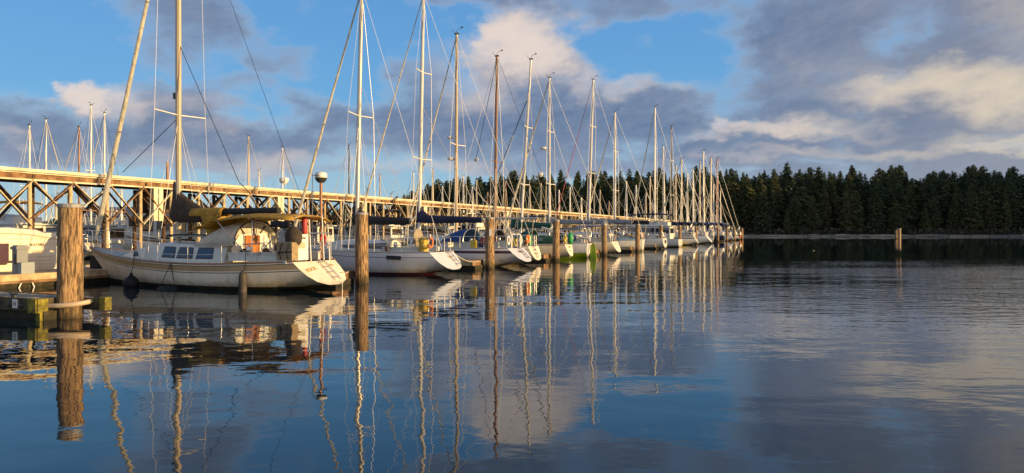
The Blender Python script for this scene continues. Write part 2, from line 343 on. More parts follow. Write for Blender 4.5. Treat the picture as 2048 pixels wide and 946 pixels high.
# ------------------------------------------------------------------ water and land
def build_water():
    m=bpy.data.materials.new('harbour_water'); m.use_nodes=True; nt=m.node_tree; L=nt.links.new; b=nt.nodes['Principled BSDF']
    b.inputs['Base Color'].default_value=(.006,.016,.022,1); b.inputs['Roughness'].default_value=.012; b.inputs['IOR'].default_value=1.48
    g=nn(nt,'ShaderNodeNewGeometry'); pos=g.outputs['Position']
    def noi(sx,sy,sc_,det,off=0,rough=.5,dist=0):
        mp=nn(nt,'ShaderNodeMapping'); mp.inputs['Scale'].default_value=(sx,sy,1); mp.inputs['Rotation'].default_value=(0,0,.25+off*.2); mp.inputs['Location'].default_value=(off*13.1,off*7,0)
        L(pos,mp.inputs[0]); n=nn(nt,'ShaderNodeTexNoise'); n.inputs['Scale'].default_value=sc_; n.inputs['Detail'].default_value=det; n.inputs['Roughness'].default_value=rough; n.inputs['Distortion'].default_value=dist
        L(mp.outputs[0],n.inputs['Vector']); return n.outputs[0]
    def mul(a,k):
        n=nn(nt,'ShaderNodeMath',operation='MULTIPLY'); L(a,n.inputs[0])
        if hasattr(k,'is_output'): L(k,n.inputs[1])
        else: n.inputs[1].default_value=k
        return n.outputs[0]
    def add(a,b_):
        n=nn(nt,'ShaderNodeMath',operation='ADD'); L(a,n.inputs[0]); L(b_,n.inputs[1]); return n.outputs[0]
    sp=nn(nt,'ShaderNodeSeparateXYZ'); L(pos,sp.inputs[0])
    # breeze patch in open water to the right: grows with x - 0.3*y and fades far out
    t=nn(nt,'ShaderNodeMath',operation='MULTIPLY_ADD'); L(sp.outputs[1],t.inputs[0]); t.inputs[1].default_value=-.30; L(sp.outputs[0],t.inputs[2])
    r=nn(nt,'ShaderNodeMapRange'); r.interpolation_type='SMOOTHSTEP'; L(t.outputs[0],r.inputs[0]); r.inputs[1].default_value=-4; r.inputs[2].default_value=9; r.inputs[3].default_value=0; r.inputs[4].default_value=1
    near=nn(nt,'ShaderNodeMapRange'); near.interpolation_type='SMOOTHSTEP'; L(sp.outputs[1],near.inputs[0]); near.inputs[1].default_value=9; near.inputs[2].default_value=24; near.inputs[3].default_value=.22; near.inputs[4].default_value=1
    far=nn(nt,'ShaderNodeMapRange'); far.interpolation_type='SMOOTHSTEP'; L(sp.outputs[1],far.inputs[0]); far.inputs[1].default_value=24; far.inputs[2].default_value=56; far.inputs[3].default_value=1; far.inputs[4].default_value=.03
    patch=mul(mul(r.outputs[0],near.outputs[0]),far.outputs[0])
    pn=noi(.05,.16,1,3,3); pr=nn(nt,'ShaderNodeMapRange'); L(pn,pr.inputs[0]); pr.inputs[1].default_value=.35; pr.inputs[2].default_value=.65; pr.inputs[3].default_value=.35; pr.inputs[4].default_value=1.3
    patch=mul(patch,pr.outputs[0])
    h=mul(noi(.55,1.0,.55,2,1),.024)                  # long lazy undulation
    h=add(h,mul(noi(.8,1.25,2.6,2,2),.0026))            # ripples
    h=add(h,mul(noi(1,1.3,9,1,4),.0003))
    fd=nn(nt,'ShaderNodeMapRange'); fd.interpolation_type='SMOOTHSTEP'; L(sp.outputs[1],fd.inputs[0]); fd.inputs[1].default_value=22; fd.inputs[2].default_value=70; fd.inputs[3].default_value=1; fd.inputs[4].default_value=.09
    h=mul(h,fd.outputs[0])
    rip=add(mul(noi(.55,1.6,1.9,3,5,.55),.045),mul(noi(.7,1.5,6.5,2,6),.006))
    h=add(h,mul(rip,patch))
    bp=nn(nt,'ShaderNodeBump'); bp.inputs['Strength'].default_value=1; bp.inputs['Distance'].default_value=1.0; L(h,bp.inputs['Height']); L(bp.outputs[0],b.inputs['Normal'])
    mb=MB(); S=4000
    mb.add([(-S,-300,0),(S,-300,0),(S,S,0),(-S,S,0)],[(0,1,2,3)]); struct(mb.build('water',m))
build_water()

SH=[(-1600,1500),(-700,980),(-330,720),(-150,560),(-70,430),(-32,300),(0,262),(60,250),(130,246),(210,240),(300,232),(420,228),(700,60),(1600,-100)]
def shore(x):
    if x<=SH[0][0]: return SH[0][1]
    for (a,b) in zip(SH,SH[1:]):
        if x<=b[0]: return lerp(a[1],b[1],(x-a[0])/(b[0]-a[0]))
    return SH[-1][1]
def land_z(x,y):
    d=y-shore(x)
    z = -.25+ d*.075 if d<15 else .875+(d-15)*.12
    z=min(z, 16+ .004*d)
    if d<-60: z=-3
    # unseen headland added east of the bay to shade the far wood
    hx,hy=(x-430)/95,(y-165)/85; z2=80*math.exp(-(hx*hx+max(0,abs(hy)-.35)**2*1.6))-12
    if y<60: z2-= (60-y)*1.5
    z=max(z,z2) if z2>0 else z
    return z + (noise.noise(Vector((x*.03,y*.03,0)))*.8 if d>25 else .15* noise.noise(Vector((x*.02,y*.1,0)))*.12 + (noise.noise(Vector((x*.045,y*.05,3)))*.35 if -5<d<14 else 0))
def build_land():
    mb=MB(); xs=[-1700+i*40 for i in range(38)]+[-180+i*8 for i in range(92)]+[560+i*60 for i in range(18)]
    rows=[]
    for x in xs:
        r=[]; s0=shore(x)
        offs=[-30,-10,0,5,10,14,18,22,26,32,40,55,75,100,140,200,300,500,900,1500]
        for o in offs: r.append((x,s0+o,land_z(x,s0+o)))
        rows.append(r)
    mb.grid(rows,flip=True)
    # the added headland that shades the wood
    rows=[[(300+i*8-0.0, 20+j*8, (lambda z: z)(land_z(300+i*8,20+j*8))-.05) for j in range(27)] for i in range(34)]
    mb.grid(rows,flip=True)
    m=mat('shore_ground',(.055,.050,.040),.9,vary=.3,scale=.08)
    nt=m.node_tree; b=nt.nodes['Principled BSDF']; L=nt.links.new
    g=nn(nt,'ShaderNodeNewGeometry'); sp=nn(nt,'ShaderNodeSeparateXYZ'); L(g.outputs['Position'],sp.inputs[0])
    n=nn(nt,'ShaderNodeTexNoise'); mp=nn(nt,'ShaderNodeMapping'); mp.inputs['Scale'].default_value=(.03,.4,1); L(g.outputs['Position'],mp.inputs[0]); L(mp.outputs[0],n.inputs['Vector']); n.inputs['Scale'].default_value=1; n.inputs['Detail'].default_value=5
    rp=nn(nt,'ShaderNodeValToRGB'); L(n.outputs[0],rp.inputs[0]); rp.color_ramp.elements[0].position=.38; rp.color_ramp.elements[0].color=(.09,.078,.058,1); rp.color_ramp.elements[1].position=.62; rp.color_ramp.elements[1].color=(.24,.205,.14,1)
    z=nn(nt,'ShaderNodeMapRange'); L(sp.outputs[2],z.inputs[0]); z.inputs[1].default_value=.8; z.inputs[2].default_value=1.2
    mx=nn(nt,'ShaderNodeMix',data_type='RGBA'); L(z.outputs[0],mx.inputs[0]); L(rp.outputs[0],mx.inputs[6]); mx.inputs[7].default_value=(.018,.022,.012,1); L(mx.outputs[2],b.inputs['Base Color'])
    struct(mb.build('terrain',m))
build_land()

# ------------------------------------------------------------------ conifers
FOL=mat('conifer_needles',(.09,.115,.055),.8,vary=.55,scale=.5,c2=(.036,.05,.028),dirt=(.11,.11,.035),dscale=.25,damt=.6,spec=.1)
FOL2=mat('conifer_needles_olive',(.14,.14,.055),.8,vary=.5,scale=.5,c2=(.042,.052,.028),spec=.1)
BARK=mat('conifer_bark',(.06,.045,.035),.9)
def crown_mesh(seed,H,W,fol,bare=.12,clumpy=False,dens=1.0):
    rnd=random.Random(seed); mb=MB(); lean=rnd.uniform(-.3,.3)
    nb=int(200*dens); bulge=[rnd.uniform(.7,1.25) for _ in range(12)]
    for i in range(nb):
        f=((i+rnd.random())/nb)**.85; z=H*(bare+(1-bare)*f)*.985
        prof=(1-f)**(.78 if not clumpy else .5)*min(1,(f+.18)*2.6)
        a=i*2.39996+rnd.uniform(-.5,.5)
        lob=.78+.3*sin(a*2+seed)+.22*bulge[int(f*11.9)]
        r=(W*prof*lob*rnd.uniform(.6,1.12)+.25); droop=rnd.uniform(-.05,.38)*r
        d=Vector((cos(a),sin(a),0)); s_=Vector((-sin(a),cos(a),0))
        nq=max(2,int(r/1.0)+1)
        for q in range(nq):
            t=(q+.6)/nq; c=d*(r*t)+Vector((lean*f,0,z-droop*t*t))
            w=(.34+.30*(1-t))*min(r,2.2)*rnd.uniform(.45,.85)+.10
            for k in range(3):
                o=Vector((rnd.gauss(0,.22),rnd.gauss(0,.22),rnd.gauss(0,.20)))*w*1.6
                u=(d*rnd.uniform(.5,1)+s_*rnd.gauss(0,.7)+Vector((0,0,rnd.gauss(-.15,.45)))).normalized()*w*rnd.uniform(.7,1.25)
                v=u.cross(Vector((rnd.gauss(0,1),rnd.gauss(0,1),rnd.gauss(0,1)))).normalized()*w*rnd.uniform(.28,.6)
                mb.add([c+o-u*.7,c+o+v,c+o+u,c+o-v*.8],[(0,1,2),(0,2,3)])
    mb.tube([(lean*.8,0,H*.8),(lean,0,H)],[.12,.02],4)
    return mb.build('crown',fol)
def make_tree(seed,H,W,fol,bare,clumpy=False,dens=1.0):
    t=empty('conifer_tree',(0,0,-100)); c=crown_mesh(seed,H,W,fol,bare,clumpy,dens); c.parent=t
    mb=MB(); mb.tube([(0,0,-1),(0.1,0,H*.4),(0,0,H*.92)],[H*.014+.08,H*.01+.05,.04],6); mb.build('trunk',BARK,t); return t
def build_trees():
    protos=[make_tree(11+i,h,w,f,b,c) for i,(h,w,f,b,c) in enumerate([(24,4.8,FOL,.05,0),(25,4.3,FOL,.08,0),(22,4.8,FOL,.05,1),(23.5,4.0,FOL2,.10,0),(26,4.4,FOL,.16,1),(19,3.8,FOL2,.05,0),(24,3.9,FOL,.1,0),(21,5.0,FOL2,.06,1)])]
    rnd=random.Random(3); used=set(); n=0
    for row,(off,cnt) in enumerate([(17,58),(26,72),(36,80),(46,80)]):
        for i in range(cnt):
            x=-78+ (330)*(i+rnd.uniform(.1,.9))/cnt - row*1.0
            y=shore(x)+off+rnd.uniform(-4,4)
            if x<-35: y=shore(x)+off*.8+rnd.uniform(-4,8)
            k=rnd.randrange(8) if row else rnd.choice([5,7,2,3,0])
            s_=rnd.uniform(.84,1.0) if row else rnd.uniform(.5,.9)
            if rnd.random()<.10: s_*=1.06
            src=protos[k]
            if k in used: t=copy_thing(src)
            else: t=src; used.add(k)
            t.location=(x,y,land_z(x,y)-.2); t.rotation_euler=(0,0,rnd.random()*6.28); t.scale=(s_*rnd.uniform(.95,1.35),s_*rnd.uniform(.95,1.35),s_)
            tag(t,'tall dark green conifer in the dense wood along the far shore','tree','conifers of the wood on the far shore'); n+=1
    for k in range(8):
        if k not in used: print('unused proto',k)
    # the depth of the wood behind, and the low woods far to the left
    mb=MB(); lib=[[tuple(v.co) for v in p.children[0].data.vertices] for p in protos]; lf=[[tuple(f.vertices) for f in p.children[0].data.polygons] for p in protos]
    def put(x,y,s_,k):
        a=rnd.random()*6.28; ca,sa=cos(a)*s_,sin(a)*s_; z0=land_z(x,y)-.3
        mb.add([(x+v[0]*ca-v[1]*sa,y+v[0]*sa+v[1]*ca,z0+v[2]*s_) for v in lib[k]],lf[k])
    for i in range(330):
        x=-75+345*rnd.random(); dd=rnd.uniform(20,78); put(x,shore(x)+dd,rnd.uniform(.80,.97)-(.12 if dd<30 else 0),rnd.choice([0,1,2,4,4,6,7]))
    for i in range(260):
        x=-700+ 625*rnd.random()**.7; put(x,shore(x)+rnd.uniform(14,50),rnd.uniform(.55,.95)*(1.0 if x>-200 else .9),rnd.choice([2,4,7,0]))
    for i in range(60):
        x=270+160*rnd.random(); put(x,shore(x)+rnd.uniform(14,60),rnd.uniform(.7,1),rnd.randrange(8))
    o=mb.build('woodland',FOL); tag(o,'dense dark woodland massed behind the shoreline conifers','wood',kind='stuff')
    # brush along the bank
    mb=MB()
    for i in range(1500):
        x=-60+300*rnd.random(); y=shore(x)+rnd.uniform(12,18); r=rnd.uniform(.5,1.7); z=land_z(x,y)
        for q in range(5):
            c=Vector((x+rnd.gauss(0,.6)*r,y+rnd.gauss(0,.4),z+rnd.random()*r*1.4)); a=Vector((rnd.gauss(0,1),rnd.gauss(0,1),rnd.gauss(0,1))).normalized()*r*.45; b=Vector((rnd.gauss(0,1),rnd.gauss(0,1),rnd.gauss(0,1))).normalized()*r*.45
            mb.add([c-a,c+b,c+a,c-b],[(0,1,2,3)])
    o=mb.build('shore_brush',mat('brush',(.07,.065,.035),.9,vary=.5,scale=.6)); tag(o,'low tangled brush on the bank at the foot of the wood','brush',kind='stuff')
build_trees()

def shore_litter():
    rnd=random.Random(9); mb=MB()
    for i in range(420):
        x=-60+300*rnd.random(); y=shore(x)+rnd.uniform(1.5,11); z=land_z(x,y); r=rnd.uniform(.12,.5)
        mb.lathe([(0,-r*.4),(r*.8,-r*.1),(r,r*.2),(r*.6,r*.55),(0,r*.65)],(x,y,z),6,smooth=False,sx=rnd.uniform(.8,1.6))
    o=mb.build('beach_rocks',mat('rock',(.12,.11,.09),.9,vary=.4)); tag(o,'scattered rocks along the muddy far shoreline','rocks',kind='stuff')
    mb=MB()
    for i in range(60):
        x=-40+270*rnd.random(); y=shore(x)+rnd.uniform(4,11); z=land_z(x,y)+.12; a=rnd.uniform(-.5,.5); l=rnd.uniform(1.5,5)
        mb.tube([(x-l*cos(a),y-l*sin(a),z),(x,y,z+rnd.uniform(0,.15)),(x+l*cos(a),y+l*sin(a),z+rnd.uniform(-.05,.4))],[.2,.17,.1],6)
    o=mb.build('driftwood',mat('driftwood',(.36,.31,.24),.9,vary=.3)); tag(o,'bleached driftwood strewn along the far bank','driftwood',kind='stuff')
shore_litter()
# ------------------------------------------------------------------ piles, docks, pier
def pile(px,top,base_r=.23,a=-16.3,label='',cap='flat',D=None,lean=(0,0),group='piles along the slip ends',seed=0,dark=False):
    if D is None: D=Dpx(-a,px) if a<0 else 0
    p=P(a,D); p.x=(px-CX)/F*D; z=zy(top,D); rnd=random.Random(seed+int(px)); mb=MB(); n=20; rows=[]
    for i in range(26):
        f=i/25; zz=-1.2+(z+1.2)*f; r0=base_r*(1.07-.11*f); r=[]
        for j in range(n+1):
            t=2*pi*(j%n)/n
            rr=r0*(1+.045*noise.noise(Vector((cos(t)*2.2,sin(t)*2.2,zz*.7+px)))+.02*noise.noise(Vector((cos(t)*9,sin(t)*9,zz*1.2))))
            r.append((rr*cos(t)+lean[0]*zz,rr*sin(t)+lean[1]*zz,zz))
        rows.append(r)
    mb.grid(rows); mb.add(rows[-1][:-1],[tuple(range(n))])
    root=empty('mooring_pile',(p.x,p.y,0)); mb.build('post',M['pile'],root)
    mb=MB()
    if cap=='cone': mb.lathe([(base_r*1.12,z-.12),(base_r*1.12,z+.02),(.03,z+.30),(0,z+.31)],(lean[0]*z,lean[1]*z,0),n,smooth=False)
    else:
        mb.lathe([(base_r*1.03,z-.05),(base_r*1.05,z+.012),(base_r*.98,z+.035),(0,z+.05)],(lean[0]*z,lean[1]*z,0),n,smooth=False)
    mb.build('cap',M['pile_cap'],root)
    return tag(root,label,'pile',group), p, D
PILES=[]
for i,(px,top,r,cap,lab) in enumerate([(140,411,.248,'flat','thickest weathered pile at the near mossy dock, flat pale cap'),
   (724,427,.235,'flat','brown pile in front of the red bottomed sloop, second nearest'),
   (980,436,.225,'flat','pile with a pale notch patch before the plum striped sloop'),
   (1112,441,.225,'flat','pile standing between the green covered sloop and lime bottomed boat'),
   (1209,448,.215,'cone','pile with a pointed metal cap beside the person in dark clothes'),
   (1275,449,.22,'flat','pile in front of the round sterned white boat'),
   (1322,451,.21,'flat','pile before the dark windows of the white motor yacht'),
   (1360,451,.20,'flat','dark pile just right of the yellow kayak'),
   (1392,453,.20,'flat','pile just left of the black bottomed boat'),
   (1436,455,.19,'flat','slim far pile right of the black bottomed boat'),
   (1454,455,.19,'flat','far pile beside the rust red hull'),
   (1469,455,.19,'flat','far pile, second from the outer end of the row'),
   (1484,457,.30,'flat','outermost stout pile at the end of the marina')]):
    o,p,D=pile(px,top,r,-16.3,lab,cap,lean=(random.uniform(-.016,.016) if i else .004,0)); PILES.append((o,p,D))
# pale notch patch on the third pile
mb=MB(); o,p,D=PILES[2]; mb.box((0.03,-.232,zy(465,D)),(.13,.02,.34)); mb.build('notice_plate',M['white_p'],o)

def frame(a,D,z=0): return P(a,D,z)
# local frame along the slips: x = bow-wards (EB), y = towards the camera (-ER)
def finger(pi_,label,L_,w=1.15,near=.2,first=False):
    o,p,D=PILES[pi_]; org=p+EB*.5-ER*(w*.5) if not first else Vector((-10.03,15.38,0))
    root=empty('finger_dock',(org.x,org.y,0),RZ); tag(root,label,'dock','finger docks')
    mb=MB(); n=int(L_/.30)
    for i in range(n):
        x=(i+.5)*L_/n; mb.box((x,0,.43+random.uniform(-.004,.004)),(L_/n-.018,w-.1,.045))
    mb.build('deck_planks',M['plank'],root)
    for s in (1,-1):
        mb=MB(); mb.box((L_/2,s*(w/2),.33),(L_,.10,.27)); mb.build('side_timber',M['timber_mossy'] if first else M['timber'],root)
    mb=MB(); mb.box((-.06,0,.32),(.10,w+.10,.27)); mb.build('end_timber',M['timber_brown'] if not first else M['timber_mossy'],root)
    for k in range(int(L_/2.6)+1):
        mb=MB(); mb.box((.55+k*2.5,0,-.02),(1.5,w-.12,.42)); mb.build('float',M['timber_mossy'],root)
    return root
f0=finger(0,'low mossy finger dock in the left foreground beside the thick pile',9.2,w=.9,first=True)
# its corner brackets, bolts, number plate, cleat
mb=MB(); mb.box((-.13,.39,.31),(.10,.22,.30)); mb.box((-.02,.505,.31),(.26,.05,.30)); mb.build('corner_bracket',M['moss_yellow'],f0)
mb=MB(); mb.box((-.10,.35,.03),(.14,.2,.26)); mb.build('corner_block',M['moss_yellow'],f0)
mb=MB(); mb.box((-.55,-.43,.30),(1.1,.12,.26)); mb.build('outer_arm',M['timber_mossy'],f0)
mb=MB(); mb.box((-1.02,-.42,.32),(.18,.16,.28)); mb.build('corner_block',M['moss_yellow'],f0)
for k,x in enumerate((.36,.75,1.14,2.4,3.6)):
    mb=MB(); mb.lathe([(.045,0),(.045,.03),(.02,.05),(0,.05)],(x,.50,.31),8,axis='Y'); mb.build('bolt',M['dark_metal'],f0)
mb=MB(); mb.box((.56,.507,.34),(.17,.012,.19)); npz=mb.build('number_plate',M['white_p'],f0)
text('H',  'numeral', .13, M['letter_dark'], npz, (.56,.516,.295), Matrix(((-1,0,0),(0,0,1),(0,1,0))))
def cleat(parent,x,y,z,s=1):
    mb=MB(); mb.tube([(x-.14*s,y,z+.08*s),(x-.07*s,y,z+.06*s),(x+.07*s,y,z+.06*s),(x+.14*s,y,z+.08*s)],[.012*s,.02*s,.02*s,.012*s],6); mb.box((x,y,z+.03*s),(.1*s,.04*s,.06*s)); return mb.build('cleat',M['dark_metal'],parent)
cleat(f0,.95,.30,.455); cleat(f0,4.5,.30,.455)
# hoop that holds the dock to the pile
o1,p1,_=PILES[0]
hp=empty('pile_hoop',(p1.x,p1.y,.30)); tag(hp,'tan plastic hoop round the thick foreground pile','hoop')
mb=MB(); pts=[]
YL=-ER; pts=[EB*x+YL*y+Vector((0,0,z)) for x,y,z in ((.34,.50,-.04),(.12,.40,-.01),(-.12,.33,.0),(-.34,.17,.02),(-.42,-.08,.05),(-.34,-.32,.07),(-.15,-.38,.08))]
sp_=[]
for i in range(len(pts)-1):
    p0=pts[max(i-1,0)];a_=pts[i];b_=pts[i+1];p3=pts[min(i+2,len(pts)-1)]
    for q in range(5):
        t=q/5; sp_.append(.5*((2*a_)+(b_-p0)*t+(2*p0-5*a_+4*b_-p3)*t*t+(-p0+3*a_-3*b_+p3)*t**3))
sp_.append(pts[-1]); mb.tube(sp_,.055,10); mb.build('hoop_tube',M['hoop'],hp)
names=['finger dock with sunlit end between the two nearest sloops','finger dock beside the navy striped sloop hull','finger dock behind the pile left of the lime hull','finger dock at the pointed cap pile','finger dock at the round sterned boat','finger dock before the motor yacht','finger dock behind the yellow kayak','finger dock left of the black bottomed boat']
for i in range(1,9): 
    r_=finger(i,names[i-1],10.3); 
    if i<4:
        cleat(r_,.5,.3,.455); pass
        mb=MB(); mb.box((-.1,.45,.02),(.25,.28,.36)); mb.build('corner_block',M['timber_mossy'],r_)
# main walkway
def walkway():
    D0,D1=15.,176.; a0=-26.5; L_=(D1-D0)/ER.y; w=2.2; org=P(a0,D0)+EB*(w/2)
    root=empty('main_dock',(org.x,org.y,0),RZ-pi/2); tag(root,'long floating main dock at the bows of the moored boats','dock')
    # local x along row
    mb=MB(); n=int(L_/.3)
    for i in range(n): mb.box(((i+.5)*L_/n,0,.44+random.uniform(-.004,.004)),(L_/n-.02,w-.05,.045))
    o=mb.build('deck_planks',mat('dock_planks_main',(.44,.32,.19),.85,scale=3,vary=.4,stretch=(9,1,1)),root)
    for s in(1,-1):
        mb=MB(); mb.box((L_/2,s*w/2,.32),(L_,.12,.30)); mb.build('side_timber',M['timber'],root)
        mb=MB(); mb.box((L_/2,s*(w/2+.07),.22),(L_,.05,.08)); mb.build('rub_rail',M['timber_brown'],root)
    for k in range(int(L_/6)):
        mb=MB(); mb.box((2+k*6,0,-.05),(5.2,w-.15,.44)); mb.build('float',M['timber_mossy'],root)
    return root
md=walkway()

def pedestal(px,D,label):
    x=(px-CX)/F*D; root=empty('power_pedestal',(x,D,.46),RZ); tag(root,label,'power pedestal')
    mb=MB(); mb.box((0,0,.42),(.26,.36,.84)); mb.build('post',M['grey_metal'],root)
    mb=MB(); mb.box((0,0,.88),(.34,.44,.1)); mb.box((0,0,.95),(.26,.34,.05)); mb.build('lid',M['grey_metal'],root)
    mb=MB(); mb.box((-.26,-.04,.18),(.2,.44,.42)); b=mb.build('outlet_box',mat('box_face',(.30,.33,.34),.45,vary=.1),root)
    mb=MB(); mb.box((-.05,.185,.5),(.12,.01,.34)); mb.build('door',M['dark_metal'],root)
    for s in(-.08,.12):
        mb=MB(); mb.tube([(-.38,s,.0),(-.40,s*1.4,-.2),(-.42,s*2.2,-.38),(-.44,s*3.2,-.62)],.025,6); mb.build('conduit',M['white_p'],root)
    return root
pedestal(40,23.9,'grey shore power pedestal on the dock at the far left')

# elevated wooden pier
def pier():
    A=-38.0; D0=26.0; D1=200.0; H=4.95
    org=P(A,D0); root=empty('wooden_pier',(org.x,org.y,0),RZ-pi/2); tag(root,'long elevated timber trestle pier with cross braces and pale fascia','pier')
    L_=(D1-D0)/ER.y; W=3.0      # local x along row (away), y = bow-wards?? (EB side is +y)
    def seg(name,y,z,w,h,m,x0=0,x1=L_):
        mb=MB(); n=int((x1-x0)/6)
        for i in range(n):
            a=x0+(x1-x0)*i/n; b=x0+(x1-x0)*(i+1)/n; mb.box(((a+b)/2,y+random.uniform(-.01,.01),z+random.uniform(-.012,.012)),(b-a-.02,w,h))
        return mb.build(name,m,root)
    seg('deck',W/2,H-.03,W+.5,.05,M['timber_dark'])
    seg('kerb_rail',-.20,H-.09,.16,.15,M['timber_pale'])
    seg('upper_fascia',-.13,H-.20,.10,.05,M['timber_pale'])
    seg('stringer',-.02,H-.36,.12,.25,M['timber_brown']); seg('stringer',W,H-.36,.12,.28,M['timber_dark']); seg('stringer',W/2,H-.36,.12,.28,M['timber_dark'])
    seg('ledger',-.12,H-.53,.12,.08,M['timber_pale'])
    mb=MB()
    for i in range(int(L_/3.0)): mb.box((i*3.0+random.uniform(-.3,.3),-.10,H-.36),(.13,.06,.18))
    mb.build('joist_ends',M['timber_dark'],root)
    zt=H-.58; sp_=2.05; nb=int(L_/sp_); y2=W
    extra={'post':MB(),'brace':MB()}; cnt={'post':0,'brace':0}
    def add(kind,f,m,limit=100):
        if cnt[kind]<limit: mb=MB(); f(mb); mb.build(kind,m,root); cnt[kind]+=1
        else: f(extra[kind])
    for i in range(nb):
        x=i*sp_+.6; jt=random.uniform(-.06,.06)
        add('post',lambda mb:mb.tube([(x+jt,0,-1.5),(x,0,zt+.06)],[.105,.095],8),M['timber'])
        add('post',lambda mb:mb.tube([(x-jt,y2,-1.5),(x,y2,zt+.06)],[.125,.11],8),M['timber_dark'])  # front posts sunlit timber, rear dark: light and shade put into the colour
        # longitudinal bracing: sun-lit front face, alternating direction, with full X every other bay
        zb=zt-random.uniform(1.9,2.2) if i%5 else zt-1.7; q=random.random()
        mf=lambda: M[random.choice(['timber','timber','timber_pale','timber_brown'])]
        if q<.8: add('brace',lambda mb:mb.beam((x,-.15,zt+.1),(x+sp_,-.15,zb),.05,.15,up=Vector((0,1,0))),mf(),100)
        if q>.25: add('brace',lambda mb:mb.beam((x,-.215,zb+.1),(x+sp_,-.215,zt),.05,.15,up=Vector((0,1,0))),mf(),100)
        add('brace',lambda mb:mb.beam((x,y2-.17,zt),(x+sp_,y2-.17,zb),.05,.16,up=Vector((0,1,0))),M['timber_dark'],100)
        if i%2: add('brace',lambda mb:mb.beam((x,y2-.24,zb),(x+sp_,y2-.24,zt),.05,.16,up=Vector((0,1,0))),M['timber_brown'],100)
        if i%4==1: add('brace',lambda mb:mb.beam((x+.1,-.1,zb+.35),(x+sp_*1.5,-.1,zb+.30),.05,.13,up=Vector((0,1,0))),mf(),100)
        # transverse X between the two rows
        if i%2==0:
            add('brace',lambda mb:mb.beam((x+.15,.1,zt),(x+.15,y2-.1,zt-2.0),.05,.16),M['timber_dark'])
            add('brace',lambda mb:mb.beam((x+.22,.1,zt-2.0),(x+.22,y2-.1,zt),.05,.16),M['timber_brown'])
        if i%5==2:
            mb=MB(); mb.box((x+.9,.02,zt-.9),(.28,.34,1.9)); mb.box((x+1.25,.02,zt-.9),(.28,.34,1.9)); mb.build('pier_block',M['timber_pale'],root)
    for k in extra:
        if extra[k].v: o=extra[k].build(k,M['timber'],root); o['kind']='stuff'
    for k in range(int(L_/6)):
        pass
    return root
pr_=pier()
# side brace sign: a small lamp-less white bracket hanging under the deck edge
def dolphin():
    D=182.; x=(1797-CX)/F*D; root=empty('dolphin_pile',(x,D,0)); tag(root,'lone short cluster of piles in open water off the far shore','pile')
    for (dx,h,r,nm) in((.18,2.6,.45,'post'),(-.62,2.35,.34,'post'),(-.30,.95,.30,'post')):
        mb=MB(); mb.tube([(dx,0,-1),(dx,0,h)],[r,r*.92],10); mb.build(nm,M['pile'] if dx<0 else mat('dolphin_wood',(.42,.27,.15),.85,vary=.3,scale=3,stretch=(4,4,.6)),root)
    mb=MB(); mb.lathe([(.5,2.58),(.5,2.70),(0,2.74)],(.18,0,0),12); mb.build('cap',M['pile_cap'],root)
dolphin()
mb=MB(); _r=random.Random(5)
for i in range(150):
    D=_r.uniform(10,34); p=P(-_r.uniform(9,16),D,.005); mb.add([(p.x+_r.uniform(-.07,.07),p.y+_r.uniform(-.06,.06),.006) for _ in range(3)],[(0,1,2)])
o=mb.build('floating_weed',M['timber_brown']); tag(o,'small scraps of weed and leaves floating near the docks','weed',kind='stuff')
for i,(x0,x1,py,lab) in enumerate([(1500,1612,473.6,'longer pale log floating off the wooded shore'),(1700,1728,473.4,'short yellowish log floating off the wooded shore'),(1742,1770,473.5,'broken pale float line left of the lone pile cluster'),(1622,1660,473.0,'thin dark log floating between two pale ones'),(1625,1632,501,'small stick floating in the dark reflection')]):
    D=CAMZ*F/(py+.6-HY); mb=MB(); n=4; xs=[(x0+(x1-x0)*k/n-CX)/F*D for k in range(n+1)]
    mb.tube([(xs[k]-xs[0],random.uniform(-.3,.3),.03) for k in range(n+1)],[.05,.08,.06,.08,.03] if x1-x0>10 else [.02,.03,.03,.03,.02],6); o=mb.build('floating_log',M['plank'],None,(xs[0],D,0)); tag(o,lab,'log')
